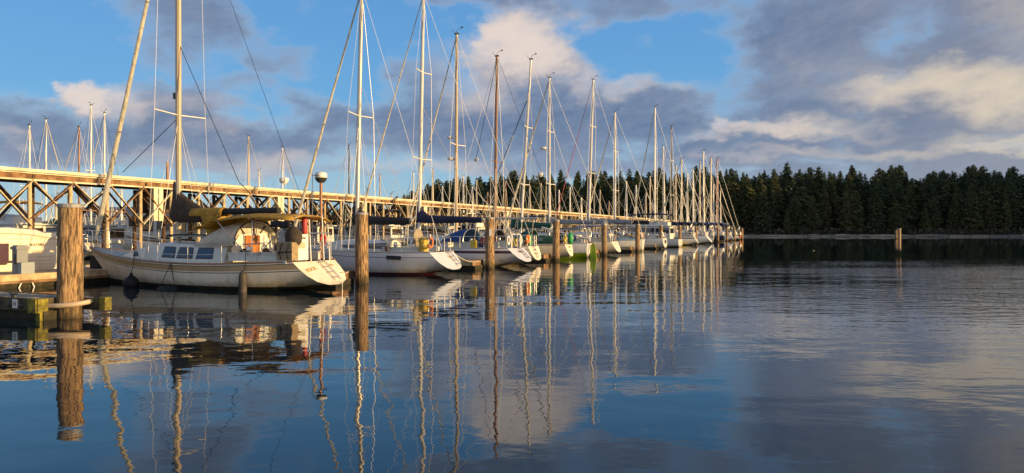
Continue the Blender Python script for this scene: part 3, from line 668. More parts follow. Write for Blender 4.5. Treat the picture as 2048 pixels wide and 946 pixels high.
# ------------------------------------------------------------------ sailboats
class Boat:
    def __init__(s,label,C,L,B=3.0,fs=1.0,fb=1.25,rev=.6,zt=.28,hull='gelcoat',stripe=None,sd=(.06,.20),boot='stripe_dark',bottom='bottom_black',boot_h=.07,rz=RZ,over=1.0,bs=.62,ns=2.6,nb=1.7,dip=.05,cat='sailboat',group=None,name='sailboat',n=22):
        s.C=Vector((C[0],C[1],0)); s.L=L; s.B=B; s.fs=fs; s.fb=fb; s.rev=rev; s.zt=zt; s.over=over; s.bs=bs; s.ns=ns; s.nb=nb; s.dip=dip
        s.eb=Vector((cos(rz),sin(rz),0)); s.rz=rz; s.D=C[1]
        s.root=empty(name,(C[0],C[1],0),rz); tag(s.root,label,cat,group)
        rows=[]; 
        for i in range(n+1):
            u=i/n; u=u if u<.75 else .75+(u-.75)*1.0
            rows.append(s.station(u,boot_h,sd))
        mats=[M[bottom],M[boot],M[hull],M[stripe or hull]]
        # per row material
        def mrow(j):
            if j<4: return 0
            if j<5: return 1
            if j<9: return 2
            if j<10: return 3 if stripe else 2
            return 2
        for side in (1,-1):
            pass
        mb=MB(); k=len(rows[0])
        for side in(1,-1):
            for j in range(k-1):
                strip=[[ (r[j][0],side*r[j][1],r[j][2]) , (r[j+1][0],side*r[j+1][1],r[j+1][2]) ] for r in rows]
                mb.grid(strip,mrow(j),True,flip=(side==1))
        s.hull=mb.build('hull',mats,s.root); fixn(s.hull)
        r0=rows[0]; mb=MB(); vs=[(x+.002,y,z) for x,y,z in r0]+[(x+.002,-y,z) for x,y,z in r0[::-1]]
        kk=len(r0); fs_=[(j,j+1,2*kk-2-j,2*kk-1-j) for j in range(kk-1)]; mb.add(vs,fs_,0); s.transom=mb.build('transom',M[hull],s.root); fixn(s.transom)
        # deck
        rr=[]
        for i in range(n+1):
            x,y,z=rows[i][-1]; rr.append([(x,y*f,z+.06*(1-f*f)-.012) for f in(-1,-.6,-.2,.2,.6,1)])
        mb=MB(); mb.grid(rr,0); s.deck=mb.build('deck',M['deck'],s.root); fixn(s.deck)
        mb=MB(); mb.tube([(r[-1][0],r[-1][1],r[-1][2]+.02) for r in rows[::1]]+[(r[-1][0],-r[-1][1],r[-1][2]+.02) for r in rows[::-1]],.028,5); mb.build('toe_rail',M['teak'] if stripe=='tan' else M['alu'],s.root)
    def b(s,u):
        u=max(0,min(1,u))
        if u<.42: return s.B/2*(1-(1-s.bs)*((.42-u)/.42)**1.8)
        return s.B/2*max(.006,(1-((u-.42)/.58)**2.3))
    def zs(s,u):
        u=max(0,min(1,u)); return s.fs+(s.fb-s.fs)*u**(1.7 if s.dip<.1 else 2.4)-s.dip*sin(pi*u)
    def zk(s,u): return lerp(s.zt,-.5,sm(u/.42))
    def station(s,u,boot_h,sd):
        zs,zk=s.zs(u),s.zk(u); b=s.b(u); n=lerp(s.ns,s.nb,sm((u-.3)/.7))
        lv=[zk,lerp(zk,-.02,.3),lerp(zk,-.02,.6),lerp(zk,-.02,.85),.0,boot_h]
        lo=boot_h; hi=zs-sd[1]
        lv+=[lerp(lo,hi,.33),lerp(lo,hi,.66),hi,zs-sd[1]+.001,zs-sd[0],zs]
        out=[]; prev=zk-1e-3
        for i,z in enumerate(lv):
            mn=zk+.004*i; z=max(z,mn); z=min(z,zs); v=min(1,max(0,(z-zk)/(zs-zk)))
            y=b*(max(0,1-(1-v)**n))**(1/n) if u<.999 else .004
            x0=-s.rev*(zs-z)/max(.2,(s.fs-s.zt)) ; x1=s.L-s.over*max(0,(1-(z/s.zs(1))))**1.15 if z>=0 else s.L-s.over-.5*(-z)
            x0=max(x0,-s.rev*1.02) if s.rev>0 else x0
            out.append((lerp(x0,x1,u),y,z))
        # last rows order ok
        return out
    def stripe_line(s,dz,r,m):
        for sd_ in(1,-1):
            pts=[]
            for i in range(25):
                u=i/24*.985; st=s.station(u,.1,(.05,.22)); z=s.zs(u)-dz
                for a,b_ in zip(st,st[1:]):
                    if a[2]<=z<=b_[2]: f=(z-a[2])/max(1e-5,b_[2]-a[2]); pts.append((lerp(a[0],b_[0],f),sd_*(lerp(a[1],b_[1],f)+.004),z)); break
            mb=MB(); mb.tube(pts,r,4); s.part(mb,'pinstripe',m,s.hull)
    def W(s,t,y,z): return s.C+s.eb*t+Vector((-s.eb.y,s.eb.x,0))*y+Vector((0,0,z))
    def loc(s,px,py=None,y=0.0):
        "boat coordinates of a reference pixel lying in the boat's fore-and-aft plane y"
        k=(px-CX)/F; Y=Vector((-s.eb.y,s.eb.x,0)); o=s.C+Y*y
        t=(k*o.y-o.x)/(s.eb.x-k*s.eb.y); D=o.y+t*s.eb.y
        return (t,y,None if py is None else zy(py,D))
    def part(s,mb,name,m,parent=None): return mb.build(name,M[m] if isinstance(m,str) else m,parent or s.root)
    def wr(s): return .0055+.00013*s.D
    def cabin(s,c0,c1,h=.42,wf=.62,win='glass',wins=None,front=1.1,m='cabin',name='cabin',frames=True,step=None):
        rows=[]; N=14
        def sec(t):
            f=(t-c0)/(c1-c0); w=s.b(t/s.L)*wf; w=min(w,s.B/2*wf)
            hh=h*(1 if t<c1-front else max(.03,(c1-t)/front)**.7)
            if step and t>step[0]: hh*=step[1]
            zb=s.zs(max(0,t/s.L))+.02; return w,hh,zb
        for i in range(N+1):
            t=lerp(c0,c1,i/N); w,hh,zb=sec(t); wi=w-.10*hh/.42
            rows.append([(t,w,zb-.03),(t,w-.01,zb+hh*.15),(t,wi,zb+hh*.88),(t,wi-.05,zb+hh),(t,wi*.4,zb+hh+.05),(t,-wi*.4,zb+hh+.05),(t,-wi+.05,zb+hh),(t,-wi,zb+hh*.88),(t,-w+.01,zb+hh*.15),(t,-w,zb-.03)])
        mb=MB(); mb.grid(rows,0,False); mb.add(rows[0],[tuple(range(10))]); mb.add(rows[-1],[tuple(range(9,-1,-1))])
        c=s.part(mb,name,m); fixn(c)
        for (a,b_) in (wins or []):
            for side in(1,-1):
                def pt(t,f,o):
                    w,hh,zb=sec(t); wi=w-.10*hh/.42; return Vector((t,side*(lerp(w-.01,wi,(f-.15)/.73)+o),zb+hh*f))
                mb=MB(); sl=.05
                q=[pt(a,.28,.012),pt(b_,.28,.012),pt(b_-sl,.80,.012),pt(a+sl,.80,.012)]
                if frames:
                    mo=MB(); o=.028; q2=[pt(a-o,.22,.006),pt(b_+o,.22,.006),pt(b_-sl+o,.86,.006),pt(a+sl-o,.86,.006)]
                    mo.add(q2,[(0,1,2,3)] if side<0 else [(3,2,1,0)]); fr=s.part(mo,'window',M['frame'] ,c)
                mb.add(q,[(0,1,2,3)] if side<0 else [(3,2,1,0)]); s.part(mb,'window_pane' if frames else 'window',win,c)
        return c
    def mast(s,t,H,r=.075,m='alu',lean=0,spread=(( .42,1.0),),bow=None,stern=True,furl=None,jibm='sail',top=True,lower=True,hi=1.0,zb=None,y=0,back_t=None,detail=True,aft_m='wire',latt=0):
        z0=s.zs(t/s.L)+.3 if zb is None else zb; wr=s.wr(); tx=t+lean; r=max(r,s.D*.0011)
        mb=MB(); mb.tube([(t,y,z0),(lerp(t,tx,.5),y,lerp(z0,H,.5)),(tx,y+latt,H)],[r,r,r*.8],8); mo=s.part(mb,'mast',m)
        def at(z): f=(z-z0)/(H-z0); return Vector((lerp(t,tx,f),y+latt*f,z))
        tips={1:[],-1:[]}
        for (f,w) in spread:
            z=z0+(H-z0)*f; c=at(z)
            mb=MB(); mb.tube([c+Vector((-.12,-w,.04)),c,c+Vector((-.12,w,.04))],[.018+.00035*s.D]*3,5); s.part(mb,'spreader','white_spar' if m!='wood_spar' else 'wood_spar',mo)
            for sd_ in(1,-1): tips[sd_].append(c+Vector((-.12,sd_*w,.04)))
        topz=H*hi
        for sd_ in(1,-1):
            u=t/s.L; ch=Vector((t-.15,sd_*s.b(u)*.93,s.zs(u)+.03))
            mb=MB(); mb.tube([ch]+tips[sd_]+[at(topz-.08)],wr,4,smooth=False); s.part(mb,'shroud','wire')
            if lower and tips[sd_]:
                mb=MB(); mb.tube([ch+Vector((-.35,-sd_*.05,0)),at(z0+(H-z0)*spread[0][0]-.1)],wr*.85,4,smooth=False); s.part(mb,'shroud','wire')
                mb=MB(); mb.tube([ch+Vector((.35,-sd_*.05,0)),at(z0+(H-z0)*spread[0][0]-.1)],wr*.85,4,smooth=False); s.part(mb,'shroud','wire')
        if bow is not None:
            bp=Vector((bow,0,s.zs(1)+.06)); tp=at(topz-.05)
            if furl:
                mb=MB(); k=26; pts=[bp.lerp(tp,.03+.94*i/k) for i in range(k+1)]; rr=[furl*(.55 if i in(0,) else 1)*(1.12-.62*i/k)*(1+.10*noise.noise(Vector((i*1.3,s.C.x,0)))) for i in range(k+1)]
                mb.tube(pts,rr,8); s.part(mb,'furled_jib',jibm)
                mb=MB(); mb.lathe([(.09,0),(.10,.08),(.06,.14)],bp+Vector((-.02,0,.12)),10); s.part(mb,'furler_drum','dark_metal')
            mb=MB(); mb.tube([bp,tp],wr*1.1,4,smooth=False); s.part(mb,'forestay','wire')
        if stern:
            bt=-.0 if back_t is None else back_t
            mb=MB(); mb.tube([(bt,.0,s.fs+.1),at(H-.03)],wr,4,smooth=False); s.part(mb,'backstay',aft_m)
        # halyards down the mast
        if detail:
            for q in(-.14,.12): mb=MB(); mb.tube([(t+q,y+.06,z0+.5),at(topz-.2)+Vector((q*.6,.05,0))],wr*.75,4,smooth=False); s.part(mb,'halyard','rope')
        if top:
            mb=MB(); c=at(H); mb.tube([c,c+Vector((0,0,.2)),c+Vector((-.30,.07,.30)),c+Vector((-.44,.1,.29))],.007+.00014*s.D,4); mb.box(c+Vector((-.42,.1,.33)),(.13,.02,.08))
            mb.tube([c+Vector((.05,0,0)),c+Vector((.22,.18,.16)),c+Vector((.22,.18,.26))],.007+.00013*s.D,4); s.part(mb,'wind_vane','dark_metal',mo)
            mb=MB(); mb.box(c,(.26,.12,.10)); s.part(mb,'masthead_fitting','dark_metal',mo)
        s.m_at=at; s.mo=mo; s.mz0=z0; return mo
    def boom(s,t,L_,z,cover='canvas_navy',m='alu',drop=-.0,peak=.9,r=.17,yo=0):
        mb=MB(); mb.tube([(t-.05,yo,z),(t-L_,yo,z+drop)],[.06+.0004*s.D]*2,8); bo=s.part(mb,'boom',m)
        if cover:
            mb=MB(); rows=[]; k=16
            for i in range(k+1):
                f=i/k; x=t+.14-(L_+.02)*f; hh=r*(1.25-.75*f)+peak*max(0,1-f*L_/.75)**1.25; w=r*(.85-.35*f)
                zc=z+drop*f; wob=.025*noise.noise(Vector((i*.9,s.C.x,1)))
                rows.append([(x,yo+w*cos(a)*(1 if sin(a)<.2 else .55 if hh>.35 else .9)+wob,zc+ (hh*sin(a) if sin(a)>0 else r*.9*sin(a)*(1+.25*noise.noise(Vector((i*.7,3,s.C.y)))))) for a in [2*pi*j/12 for j in range(13)]])
            mb.grid(rows); mb.add(rows[0][:-1],[tuple(range(12))]); mb.add(rows[-1][:-1],[tuple(range(12))]); s.part(mb,'sail_cover',cover,bo)
        mb=MB(); mb.tube([(t-L_*.9,yo,z+drop),(t-L_*.85,yo,s.fs+.3)],.012+.0002*s.D,4); s.part(mb,'mainsheet','rope')
        mb=MB(); mb.tube([(t-L_+.05,yo,z+drop),s.m_at(s.mz0+ (z-s.mz0)+ 6.5)],s.wr()*.8,4,smooth=False); s.part(mb,'topping_lift','rope')
        return bo
    def rails(s,n=5,h=.6,lines=2,pul=True,push=True,gate=None,r=None):
        r=r or (.008+.00014*s.D)
        if pul:
            mb=MB(); L=s.L; z=s.zs(1)
            u1=(L-1.5)/L; u2=(L-.7)/L
            for sd_ in(1,-1):
                mb.tube([(L-1.5,sd_*s.b(u1)*.9,z+.0),(L-1.45,sd_*s.b(u1)*.88,z+h),(L-.6,sd_*s.b(u2)*.9,z+h+.05),(L+.12,sd_*.12,z+h+.08),(L+.18,0,z+h+.08)],r,5)
                mb.tube([(L-.65,sd_*s.b(u2)*.9,z),(L-.6,sd_*s.b(u2)*.9,z+h+.05)],r,5); mb.tube([(L-1.48,sd_*s.b(u1)*.88,z+h*.5),(L-.2,sd_*.2,z+h*.5),(L+.12,sd_*.12,z+h+.08)],r*.8,5)
            s.part(mb,'pulpit','steel')
        if push:
            mb=MB(); b=s.b(0)*.92; z=s.fs
            for sd_ in(1,-1):
                mb.tube([(1.3,sd_*s.b(1.3/s.L)*.93,z),(1.3,sd_*s.b(1.3/s.L)*.93,z+h),(.1,sd_*b,z+h+.02),(.06,sd_*b*.85,z+h+.02),(.05,sd_*.35,z+h+.02)],r,5)
                mb.tube([(.1,sd_*b,z),(.1,sd_*b,z+h)],r,5); mb.tube([(.06,sd_*.35,z),(.06,sd_*.35,z+h)],r,5)
                mb.tube([(1.3,sd_*s.b(1.3/s.L)*.93,z+h*.5),(.1,sd_*b,z+h*.5),(.05,sd_*.35,z+h*.5)],r*.8,5)
            s.part(mb,'pushpit','steel')
        pts={1:[],-1:[]}
        for i in range(n):
            t=lerp(2.6,s.L-2.6,i/max(1,n-1))
            for sd_ in(1,-1):
                u=t/s.L; y=sd_*s.b(u)*.95; z=s.zs(u); mb=MB(); mb.tube([(t,y,z),(t,y,z+h)],r,5); s.part(mb,'stanchion','steel'); pts[sd_].append((t,y,z))
        for sd_ in(1,-1):
            for q in range(lines):
                hh=h*(1-.48*q); a=(1.3,sd_*s.b(1.3/s.L)*.93,s.fs+hh); z=(s.L-1.45,sd_*s.b((s.L-1.5)/s.L)*.88,s.zs(1)+hh)
                mb=MB(); mb.tube([a]+[(x,y,zz+hh) for x,y,zz in pts[sd_]]+[z],s.wr()*.8,4,smooth=False); s.part(mb,'lifeline','wire')
    def coaming(s,t0=.5,t1=3.,w=.62,h=.28,m='cabin',wheel=False):
        for sd_ in(1,-1):
            mb=MB(); z=s.fs; y=s.b(.15)*w
            mb.beam((t0,sd_*y,z+h/2),(t1,sd_*y*1.05,z+h/2),.12,h); mb.beam((t0,sd_*(y+.0),z+h),(t1,sd_*y*1.05,z+h),.18,.035); s.part(mb,'coaming',m)
        mb=MB(); mb.lathe([(.07,0),(.09,.06),(.09,.14),(.075,.16),(.09,.2),(0,.22)],((t0+t1)/2+.3,s.b(.15)*w*1.05,s.fs+h+.02),10); s.part(mb,'winch','steel')
        mb=MB(); mb.lathe([(.07,0),(.09,.06),(.09,.14),(.075,.16),(.09,.2),(0,.22)],((t0+t1)/2+.3,-s.b(.15)*w*1.05,s.fs+h+.02),10); s.part(mb,'winch','steel')
        if wheel:
            mb=MB(); R=.42; c=Vector((t0+.7,0,s.fs+.55)); pts=[c+Vector((0,R*cos(a),R*sin(a))) for a in [2*pi*i/18 for i in range(19)]]; mb.tube(pts,.018,5)
            for k in range(3): a=pi*k/3; mb.tube([c-Vector((0,R*cos(a),R*sin(a))),c+Vector((0,R*cos(a),R*sin(a)))],.01,4)
            mb.tube([(t0+.85,0,s.fs),(t0+.85,0,s.fs+.75)],.07,8); s.part(mb,'steering_wheel','steel')
    def dodger(s,t0,t1,w=.95,h=.62,z=None,m='canvas_cream',win=True,name='dodger',aft_open=True):
        z=z if z is not None else s.zs(t0/s.L)+.3; rows=[]; N=7
        for i in range(N+1):
            f=i/N; t=lerp(t0,t1,f); hh=h*(1-f**2.2)**.6+.02 ; ww=w*(1-.12*f)
            rows.append([(t+ .0,ww*cos(a)*(1-.08*sin(a)),z+hh*sin(a)**.75 if sin(a)>0 else z) for a in [pi*j/12 for j in range(13)]])
        mb=MB(); mb.grid(rows); o=s.part(mb,name,m); so_=o.modifiers.new('thick','SOLIDIFY'); so_.thickness=.02
        mb=MB(); mb.tube([Vector(p)+Vector((-.01,0,.01)) for p in rows[0]],.016+.0003*s.D,5); s.part(mb,'dodger_bow','steel' if m!='canvas_cream' else 'canvas_brown',o)
        if win:
            for (a0,a1) in((.12,.42),(.58,.88)):
                mb=MB(); r_=[]
                for i in (4,5,6):
                    r_.append([Vector(rows[i][j])+Vector((.012,0,.018)) for j in ([1,2,3,4] if a0<.5 else [8,9,10,11])])
                mb.grid(r_); s.part(mb,'clear_panel',mat('clear_vinyl',(.22,.20,.16),.12,vary=.2),o)
        return o
    def bimini(s,t0,t1,z,w=1.15,m='canvas_yellow',r=None,base=None,name='bimini'):
        r=r or(.012+.0003*s.D); rows=[]
        for i in range(9):
            f=i/8; t=lerp(t0,t1,f); zz=z+.10*sin(pi*f)+.02*noise.noise(Vector((f*5,s.D,0)))
            rows.append([(t,w*y,zz-.16*abs(y)**3+.02*noise.noise(Vector((f*4,y*3,s.D)))) for y in(-1,-.8,-.4,0,.4,.8,1)])
        mb=MB(); mb.grid(rows); o=s.part(mb,name,m); so_=o.modifiers.new('thick','SOLIDIFY'); so_.thickness=.025
        base=base or s.fs+.3; tm=(t0+t1)/2
        for tt in(t0+.05,t1-.05,tm):
            mb=MB(); mb.tube([(tm+(tt-tm)*.15,w*.98,base),(tt,w*.98,z-.16),(tt,w*.6,z-.0),(tt,-w*.6,z),(tt,-w*.98,z-.16),(tm+(tt-tm)*.15,-w*.98,base)],r,5); s.part(mb,'bimini_frame','steel')
        return o
    def ladder(s,w=.3,yo=0,top=None,bot=None,m='steel'):
        mb=MB(); r=.012+.0002*s.D; x=lambda z:-s.rev*(s.fs-z)/max(.2,(s.fs-s.zt))-.07
        t_=top or s.fs+.05; b_=bot or s.zt+.15
        for sd_ in(-1,1): mb.tube([(x(t_),yo+sd_*w/2,t_),(x(b_),yo+sd_*w/2,b_)],r,5)
        for k in range(4): z=lerp(b_,t_,(k+.5)/4); mb.tube([(x(z),yo-w/2,z),(x(z),yo+w/2,z)],r,5)
        s.part(mb,'boarding_ladder',m)
    def trans_text(s,txt,size,z,y,m='letter_dark',tilt=0,name='boat_name',shear=0):
        # letters lie on the raked transom, read from astern
        run=s.rev/max(.2,(s.fs-s.zt)); up=Vector((run,0,1)).normalized() if True else 0
        right=Vector((0,-1,0)); 
        if tilt: right=(right*cos(tilt)+up*sin(tilt)); 
        nrm=right.cross(up).normalized(); up=nrm.cross(right)
        x=-run*(s.fs-z)-.012
        R=Matrix((right,up,nrm)).transposed(); text(txt,name,size,M[m],s.transom,(x,y,z),R,ext=.004,shear=shear)
    def lamps(s): pass
def fender(boat,t,kind,z,label,y=None,size=1):
    u=t/boat.L; y=y if y is not None else boat.b(u)+.14; p=boat.W(t,y,z); root=empty('fender',p,boat.rz); tag(root,label,'fender')
    mb=MB()
    if kind=='ball': mb.lathe([(.0,-.26),(.12,-.235),(.22,-.14),(.255,0),(.22,.13),(.12,.22),(.05,.29),(.05,.35),(0,.36)],n=18)
    elif kind=='tube': mb.lathe([(0,-.46),(.07,-.45),(.115,-.38),(.125,-.2),(.125,.2),(.115,.36),(.07,.43),(.03,.5),(0,.52)],n=16)
    elif kind=='lay': mb.lathe([(0,-.42),(.10,-.41),(.155,-.34),(.16,0),(.155,.34),(.10,.41),(0,.42)],n=16,axis='X')
    mb.build('body',M['rubber'] if kind!='tube' else mat('brown_rubber',(.075,.062,.052),.6,vary=.5,spec=.25),root)
    top=Vector((0,-.12,boat.zs(u)-z+.55))
    if kind=='lay':
        for q in(-.34,.34):
            mb=MB(); mb.tube([(q,0,.12),(0,-.12,boat.zs(u)-z)],.012,5); mb.build('lanyard',M['black_line'],root)
    else: mb=MB(); mb.tube([(0,0,.3),(0,-.1,boat.zs(u)-z-.02),(.05,-.2,boat.zs(u)-z+.5)],.012,5); mb.build('lanyard',M['black_line'],root)
    return root
# ------------------------------------------------------------------ front row of boats
S=lambda a,D:(a+ROW*D,D)
# ---- boat 1
b=Boat('cream sloop with tan stripe, yellow tarps and three cabin windows, nearest of all boats',(-6.43,22.8),10.7,B=3.1,fs=.94,fb=1.28,dip=.16,rev=.85,zt=.20,hull='cream',stripe='tan',sd=(.05,.22),boot='bottom_black',boot_h=.13,over=1.25,bs=.68)
B1=b
# thin dark pinstripe under the tan band and below
for zz,m in((.245,'stripe_dark'),(.30,'stripe_dark')):
    for sd_ in(1,):
        pass
b.stripe_line(.265,.012,'stripe_dark'); b.stripe_line(.045,.01,'stripe_dark')
b.cabin(2.9,7.9,h=.60,wf=.66,wins=[(3.42,4.12),(4.30,5.0),(5.12,5.72),(7.0,7.28)],front=1.9)
c=b.loc(357,430); mt=c[0]
b.mast(mt,15.4,r=.095,m='tan_spar',spread=((.345,1.1),(.66,.95)),bow=10.45,furl=.088,aft_m='black_line',back_t=-.35)
# radar reflector and light on the mast, deck lines
t,y,z=b.loc(351,192); mb=MB(); mb.box((t+.02,y,z),(.10,.10,.22)); b.part(mb,'steaming_light','dark_metal',b.mo)
mb=MB(); mb.tube([b.m_at(8.6)+Vector((-.05,0,0)),(b.loc(478,372)[0],0,3.6),(1.9,.1,2.6)],.014,4); b.part(mb,'running_backstay','black_line')
mb=MB(); mb.tube([b.m_at(6.0),(b.loc(236,340)[0],-.2,4.15)],.016,4); b.part(mb,'slack_line','black_line')
# boom with heaped sail, dark cover and tarps
bz=zy(428,24.6)
mb=MB(); mb.tube([(mt-.05,0,bz+.02),(1.75,0,bz+.10)],.085,8); bo=b.part(mb,'boom','alu')
mb=MB(); rows=[]
for i in range(15):
    f=i/14; x=mt+.20-f*1.55; top=lerp(1.22,.16,f**.62)+.03*noise.noise(Vector((i,1,2))); w=lerp(.20,.15,f)
    rows.append([(x+.03*noise.noise(Vector((i*.7,j,5))),w*cos(a)*(1.1 if sin(a)<.3 else .6)+.03*noise.noise(Vector((i*.6,j*.8,1))),bz+(top*sin(a) if sin(a)>0 else .30*sin(a))) for j,a in enumerate([2*pi*q/14 for q in range(15)])])
mb.grid(rows); mb.add(rows[0][:-1],[tuple(range(14))]); b.part(mb,'sail_cover','canvas_brown',bo)
x0=b.loc(447,430)[0]; x1=b.loc(558,430)[0]
mb=MB(); mb.tube([(lerp(x0+.1,x1,i/10),0,bz+.08+.02*noise.noise(Vector((i,0,0)))) for i in range(11)],[.115+.02*noise.noise(Vector((i*1.1,4,0))) for i in range(11)],10); b.part(mb,'sail_bundle','canvas_black',bo)
xa=b.loc(388,430)[0]; xb=b.loc(452,430)[0]
mb=MB(); rows=[]
for i in range(9):
    x=lerp(xa,xb,i/8); rows.append([(x+.02*noise.noise(Vector((i,j,0))),.22*cos(a)+.02*noise.noise(Vector((i,j,7))),bz+.24*sin(a)-.03) for j,a in enumerate([pi*q/8-.2 for q in range(10)])])
mb.grid(rows); o=b.part(mb,'yellow_tarp','canvas_yellow',bo); o.modifiers.new('t','SOLIDIFY').thickness=.015
xa=b.loc(412,430)[0]; xb=b.loc(447,430)[0]
mb=MB(); rows=[[(lerp(xa,xb,i/8)+.10*j/6*(1 if i>4 else -.2),.24-.02*j+.035*sin(i*1.9),bz-.05-(.80*j/6)*(1 if i>1 else .6)) for j in range(7)] for i in range(9)]
mb.grid(rows); o=b.part(mb,'hanging_tarp','canvas_yellow',bo); o.modifiers.new('t','SOLIDIFY').thickness=.012
# cockpit tent: bows and cream cloth, aft bulkhead with a varnished door
b.dodger(b.loc(520,500)[0]+.15,b.loc(428,500)[0],w=1.02,h=.80,z=b.fs+.50,m='canvas_cream',win=False,name='cockpit_tent')
mb=MB(); rows=[[(2.62-.0*j,1.0*cos(a)*j/5,1.44+.76*max(0,sin(a))**.75*j/5) for a in [pi*q/14 for q in range(15)]] for j in range(6)]
mb.grid(rows); b.part(mb,'tent_back','canvas_cream')
for a in(.9,1.57,2.2):
    mb=MB(); mb.tube([(2.59,1.0*cos(a)*.1,1.5),(2.59,1.0*cos(a),1.46+.75*sin(a)**.75)],.02,5); b.part(mb,'tent_seam','canvas_brown')
mb=MB(); mb.add([(2.57,y_,z_) for y_,z_ in((-.95,1.04),(.95,1.04),(.98,1.35),(.62,1.80),(-.55,1.84),(-.98,1.4))],[(0,1,2,3,4,5)]); bh=b.part(mb,'cabin_bulkhead','gelcoat')
mb=MB(); mb.box((2.53,.08,1.40),(.035,.66,.74)); d=b.part(mb,'companionway_door','orange_wood',bh)
mb=MB(); mb.lathe([(.05,-.01),(.05,.02),(0,.02)],(2.50,.08,1.64),8,axis='X'); b.part(mb,'vent','dark_metal',d)
for yy in(.45,-.5):
    mb=MB(); mb.lathe([(.09,0),(.13,.03),(.13,.10),(.06,.13),(0,.14)],(2.44,yy*1.1,1.2),12,axis='X'); b.part(mb,'compass','rubber',bh)
# bimini
z=zy(436,22.8); xa=b.loc(478,440)[0]; xb=b.loc(622,440)[0]
b.bimini(xb,xa,z+.05,w=1.02,m='canvas_yellow',base=b.fs+.2)
mb=MB(); rows=[[(lerp(xb-.05,xb+.75,i/6),1.03,z-.10-.26*j/3*(1-.3*i/6)+.02*sin(i*2.)) for j in range(4)] for i in range(7)]; mb.grid(rows); o=b.part(mb,'bimini_side_flap','canvas_black'); o.modifiers.new('t','SOLIDIFY').thickness=.012
mb=MB(); rows=[[(xa-.1+1.25*i/8,y_,z+.02-.42*i/8*(1-.1*abs(y_))+.05*sin(i*1.7+y_*3)) for y_ in(-.9,-.4,0,.4,.9)] for i in range(9)]; mb.grid(rows); o=b.part(mb,'bimini_front_flap','canvas_yellow'); o.modifiers.new('t','SOLIDIFY').thickness=.012
b.coaming(.5,2.7,w=.66,h=.26,m='cabin')
b.rails(5,.60)
# stern gear
t,y,zz=b.loc(575,490,.95); mb=MB(); mb.box((t,.95,b.fs+.34),(.60,.30,.56)); o=b.part(mb,'cockpit_locker_bag',mat('tan_bag',(.34,.24,.13),.85,vary=.4,scale=9,bump=.02))
for q in(-.15,.12):
    mb=MB(); mb.tube([(t+q,1.11,b.fs+.08),(t+q+.06,1.12,b.fs+.3),(t+q-.04,1.115,b.fs+.6)],.014,4); b.part(mb,'lashing','black_line',o)
mb=MB(); mb.beam((t-.3,1.12,b.fs+.33),(t+.3,1.12,b.fs+.30),.02,.03); b.part(mb,'lashing','black_line',o)
t=b.loc(600,500,.62)[0]; mb=MB(); mb.box((t-.02,.60,b.fs+.46),(.07,.62,.82)); nb=b.part(mb,'notice_board','white_p')
R_=Matrix(((0,0,-1),(-1,0,0),(0,1,0)))
text('MARITIME','board_lettering',.085,M['letter_dark'],nb,(t-.065,.60,b.fs+.72),R_)
mb=MB(); mb.box((t-.06,.60,b.fs+.52),(.012,.30,.20)); b.part(mb,'board_picture',mat('faded_print',(.5,.44,.3),.7,vary=.4,scale=12),nb)
t=b.loc(584,474,.85)[0]; mb=MB(); mb.lathe([(0,-.34),(.16,-.30),(.27,-.14),(.30,.04),(.24,.22),(.1,.33),(0,.36)],(t,.78,zy(475,22.2)),14,sx=1.0,sy=.8); o=b.part(mb,'outboard_cover','canvas_brown')
mb=MB(); mb.tube([(t,.78,zy(475,22.2)-.3),(t-.02,.85,b.fs)],.03,6); b.part(mb,'outboard_bracket','dark_metal',o)
t=b.loc(607,450,-.2)[0]; mb=MB(); mb.lathe([(.06,0),(.09,.1),(.09,.5),(.05,.62),(0,.64)],(t,-.25,zy(470,22.4)),10); b.part(mb,'danbuoy','red')
mb=MB(); pts=[(.25,-.75+.13*cos(a),1.62+.16*sin(a)) for a in [2*pi*i/14 for i in range(12)]]; mb.tube(pts,.04,6); b.part(mb,'horseshoe_lifebuoy','red')
# radar pole with dome
t=b.loc(642,510,-1.0)[0]; tD=b.W(t,-1.0,0).y
mb=MB(); mb.tube([(t,-1.0,b.fs-.05),(t,-1.0,zy(364,tD))],.05,8); rp=b.part(mb,'radar_pole','wood_spar')
mb=MB(); zc=zy(356,tD); mb.lathe([(.10,-.14),(.18,-.06),(.2,0),(.22,.02)],(t,-1.0,zc-.02),14); b.part(mb,'radar_bracket','dark_metal',rp)
mb=MB(); mb.lathe([(.185,0),(.205,.02),(.205,.10),(.19,.17),(.12,.20),(0,.205)],(t,-1.0,zc),20); rd=b.part(mb,'radar_dome','white_p',rp)
text('RAYMARINE','dome_lettering',.05,M['letter_dark'],rd,(t+.05,-1.0+.21,zc+.06),Matrix(((-1,0,0),(0,0,1),(0,1,0))))
mb=MB(); mb.tube([(t+.32,-.95,b.fs+.5),(t+.32,-.95,zy(346,tD))],.014,5); b.part(mb,'antenna','white_p')
# stern arch and poles
for (yy,hh) in((.2,1.35),(-.45,1.5),(-.75,1.2)):
    mb=MB(); mb.tube([(-.02,yy,b.fs),(.06,yy,b.fs+hh)],.02,6); b.part(mb,'stern_pole','white_p')
mb=MB(); mb.tube([(.02,.25,b.fs+.9),(.0,-.8,b.fs+.92)],.02,6); mb.tube([(.02,.25,b.fs+.5),(.0,-.8,b.fs+.5)],.018,6); b.part(mb,'stern_rail','steel')
b.ladder(.30,-.25,m='steel')
mb=MB(); mb.tube([(-.86,-.3,.32),(-.87,-.3,-.1)],.015,5); b.part(mb,'exhaust_stub','steel')
b.trans_text('ROCK',.20,.66,.50,'letter_tan',tilt=.16); b.trans_text('PN',.13,.76,-.62,'letter_tan',tilt=-.12); b.trans_text('Conn',.08,.52,-.78,'letter_pale')
text('WN 40 RB','registration',.10,M['letter_pale'],b.hull,(9.6,b.b(.9)*.93,.98),Matrix(((-1,0,0),(0.0,.15,1),(0,1,0))))
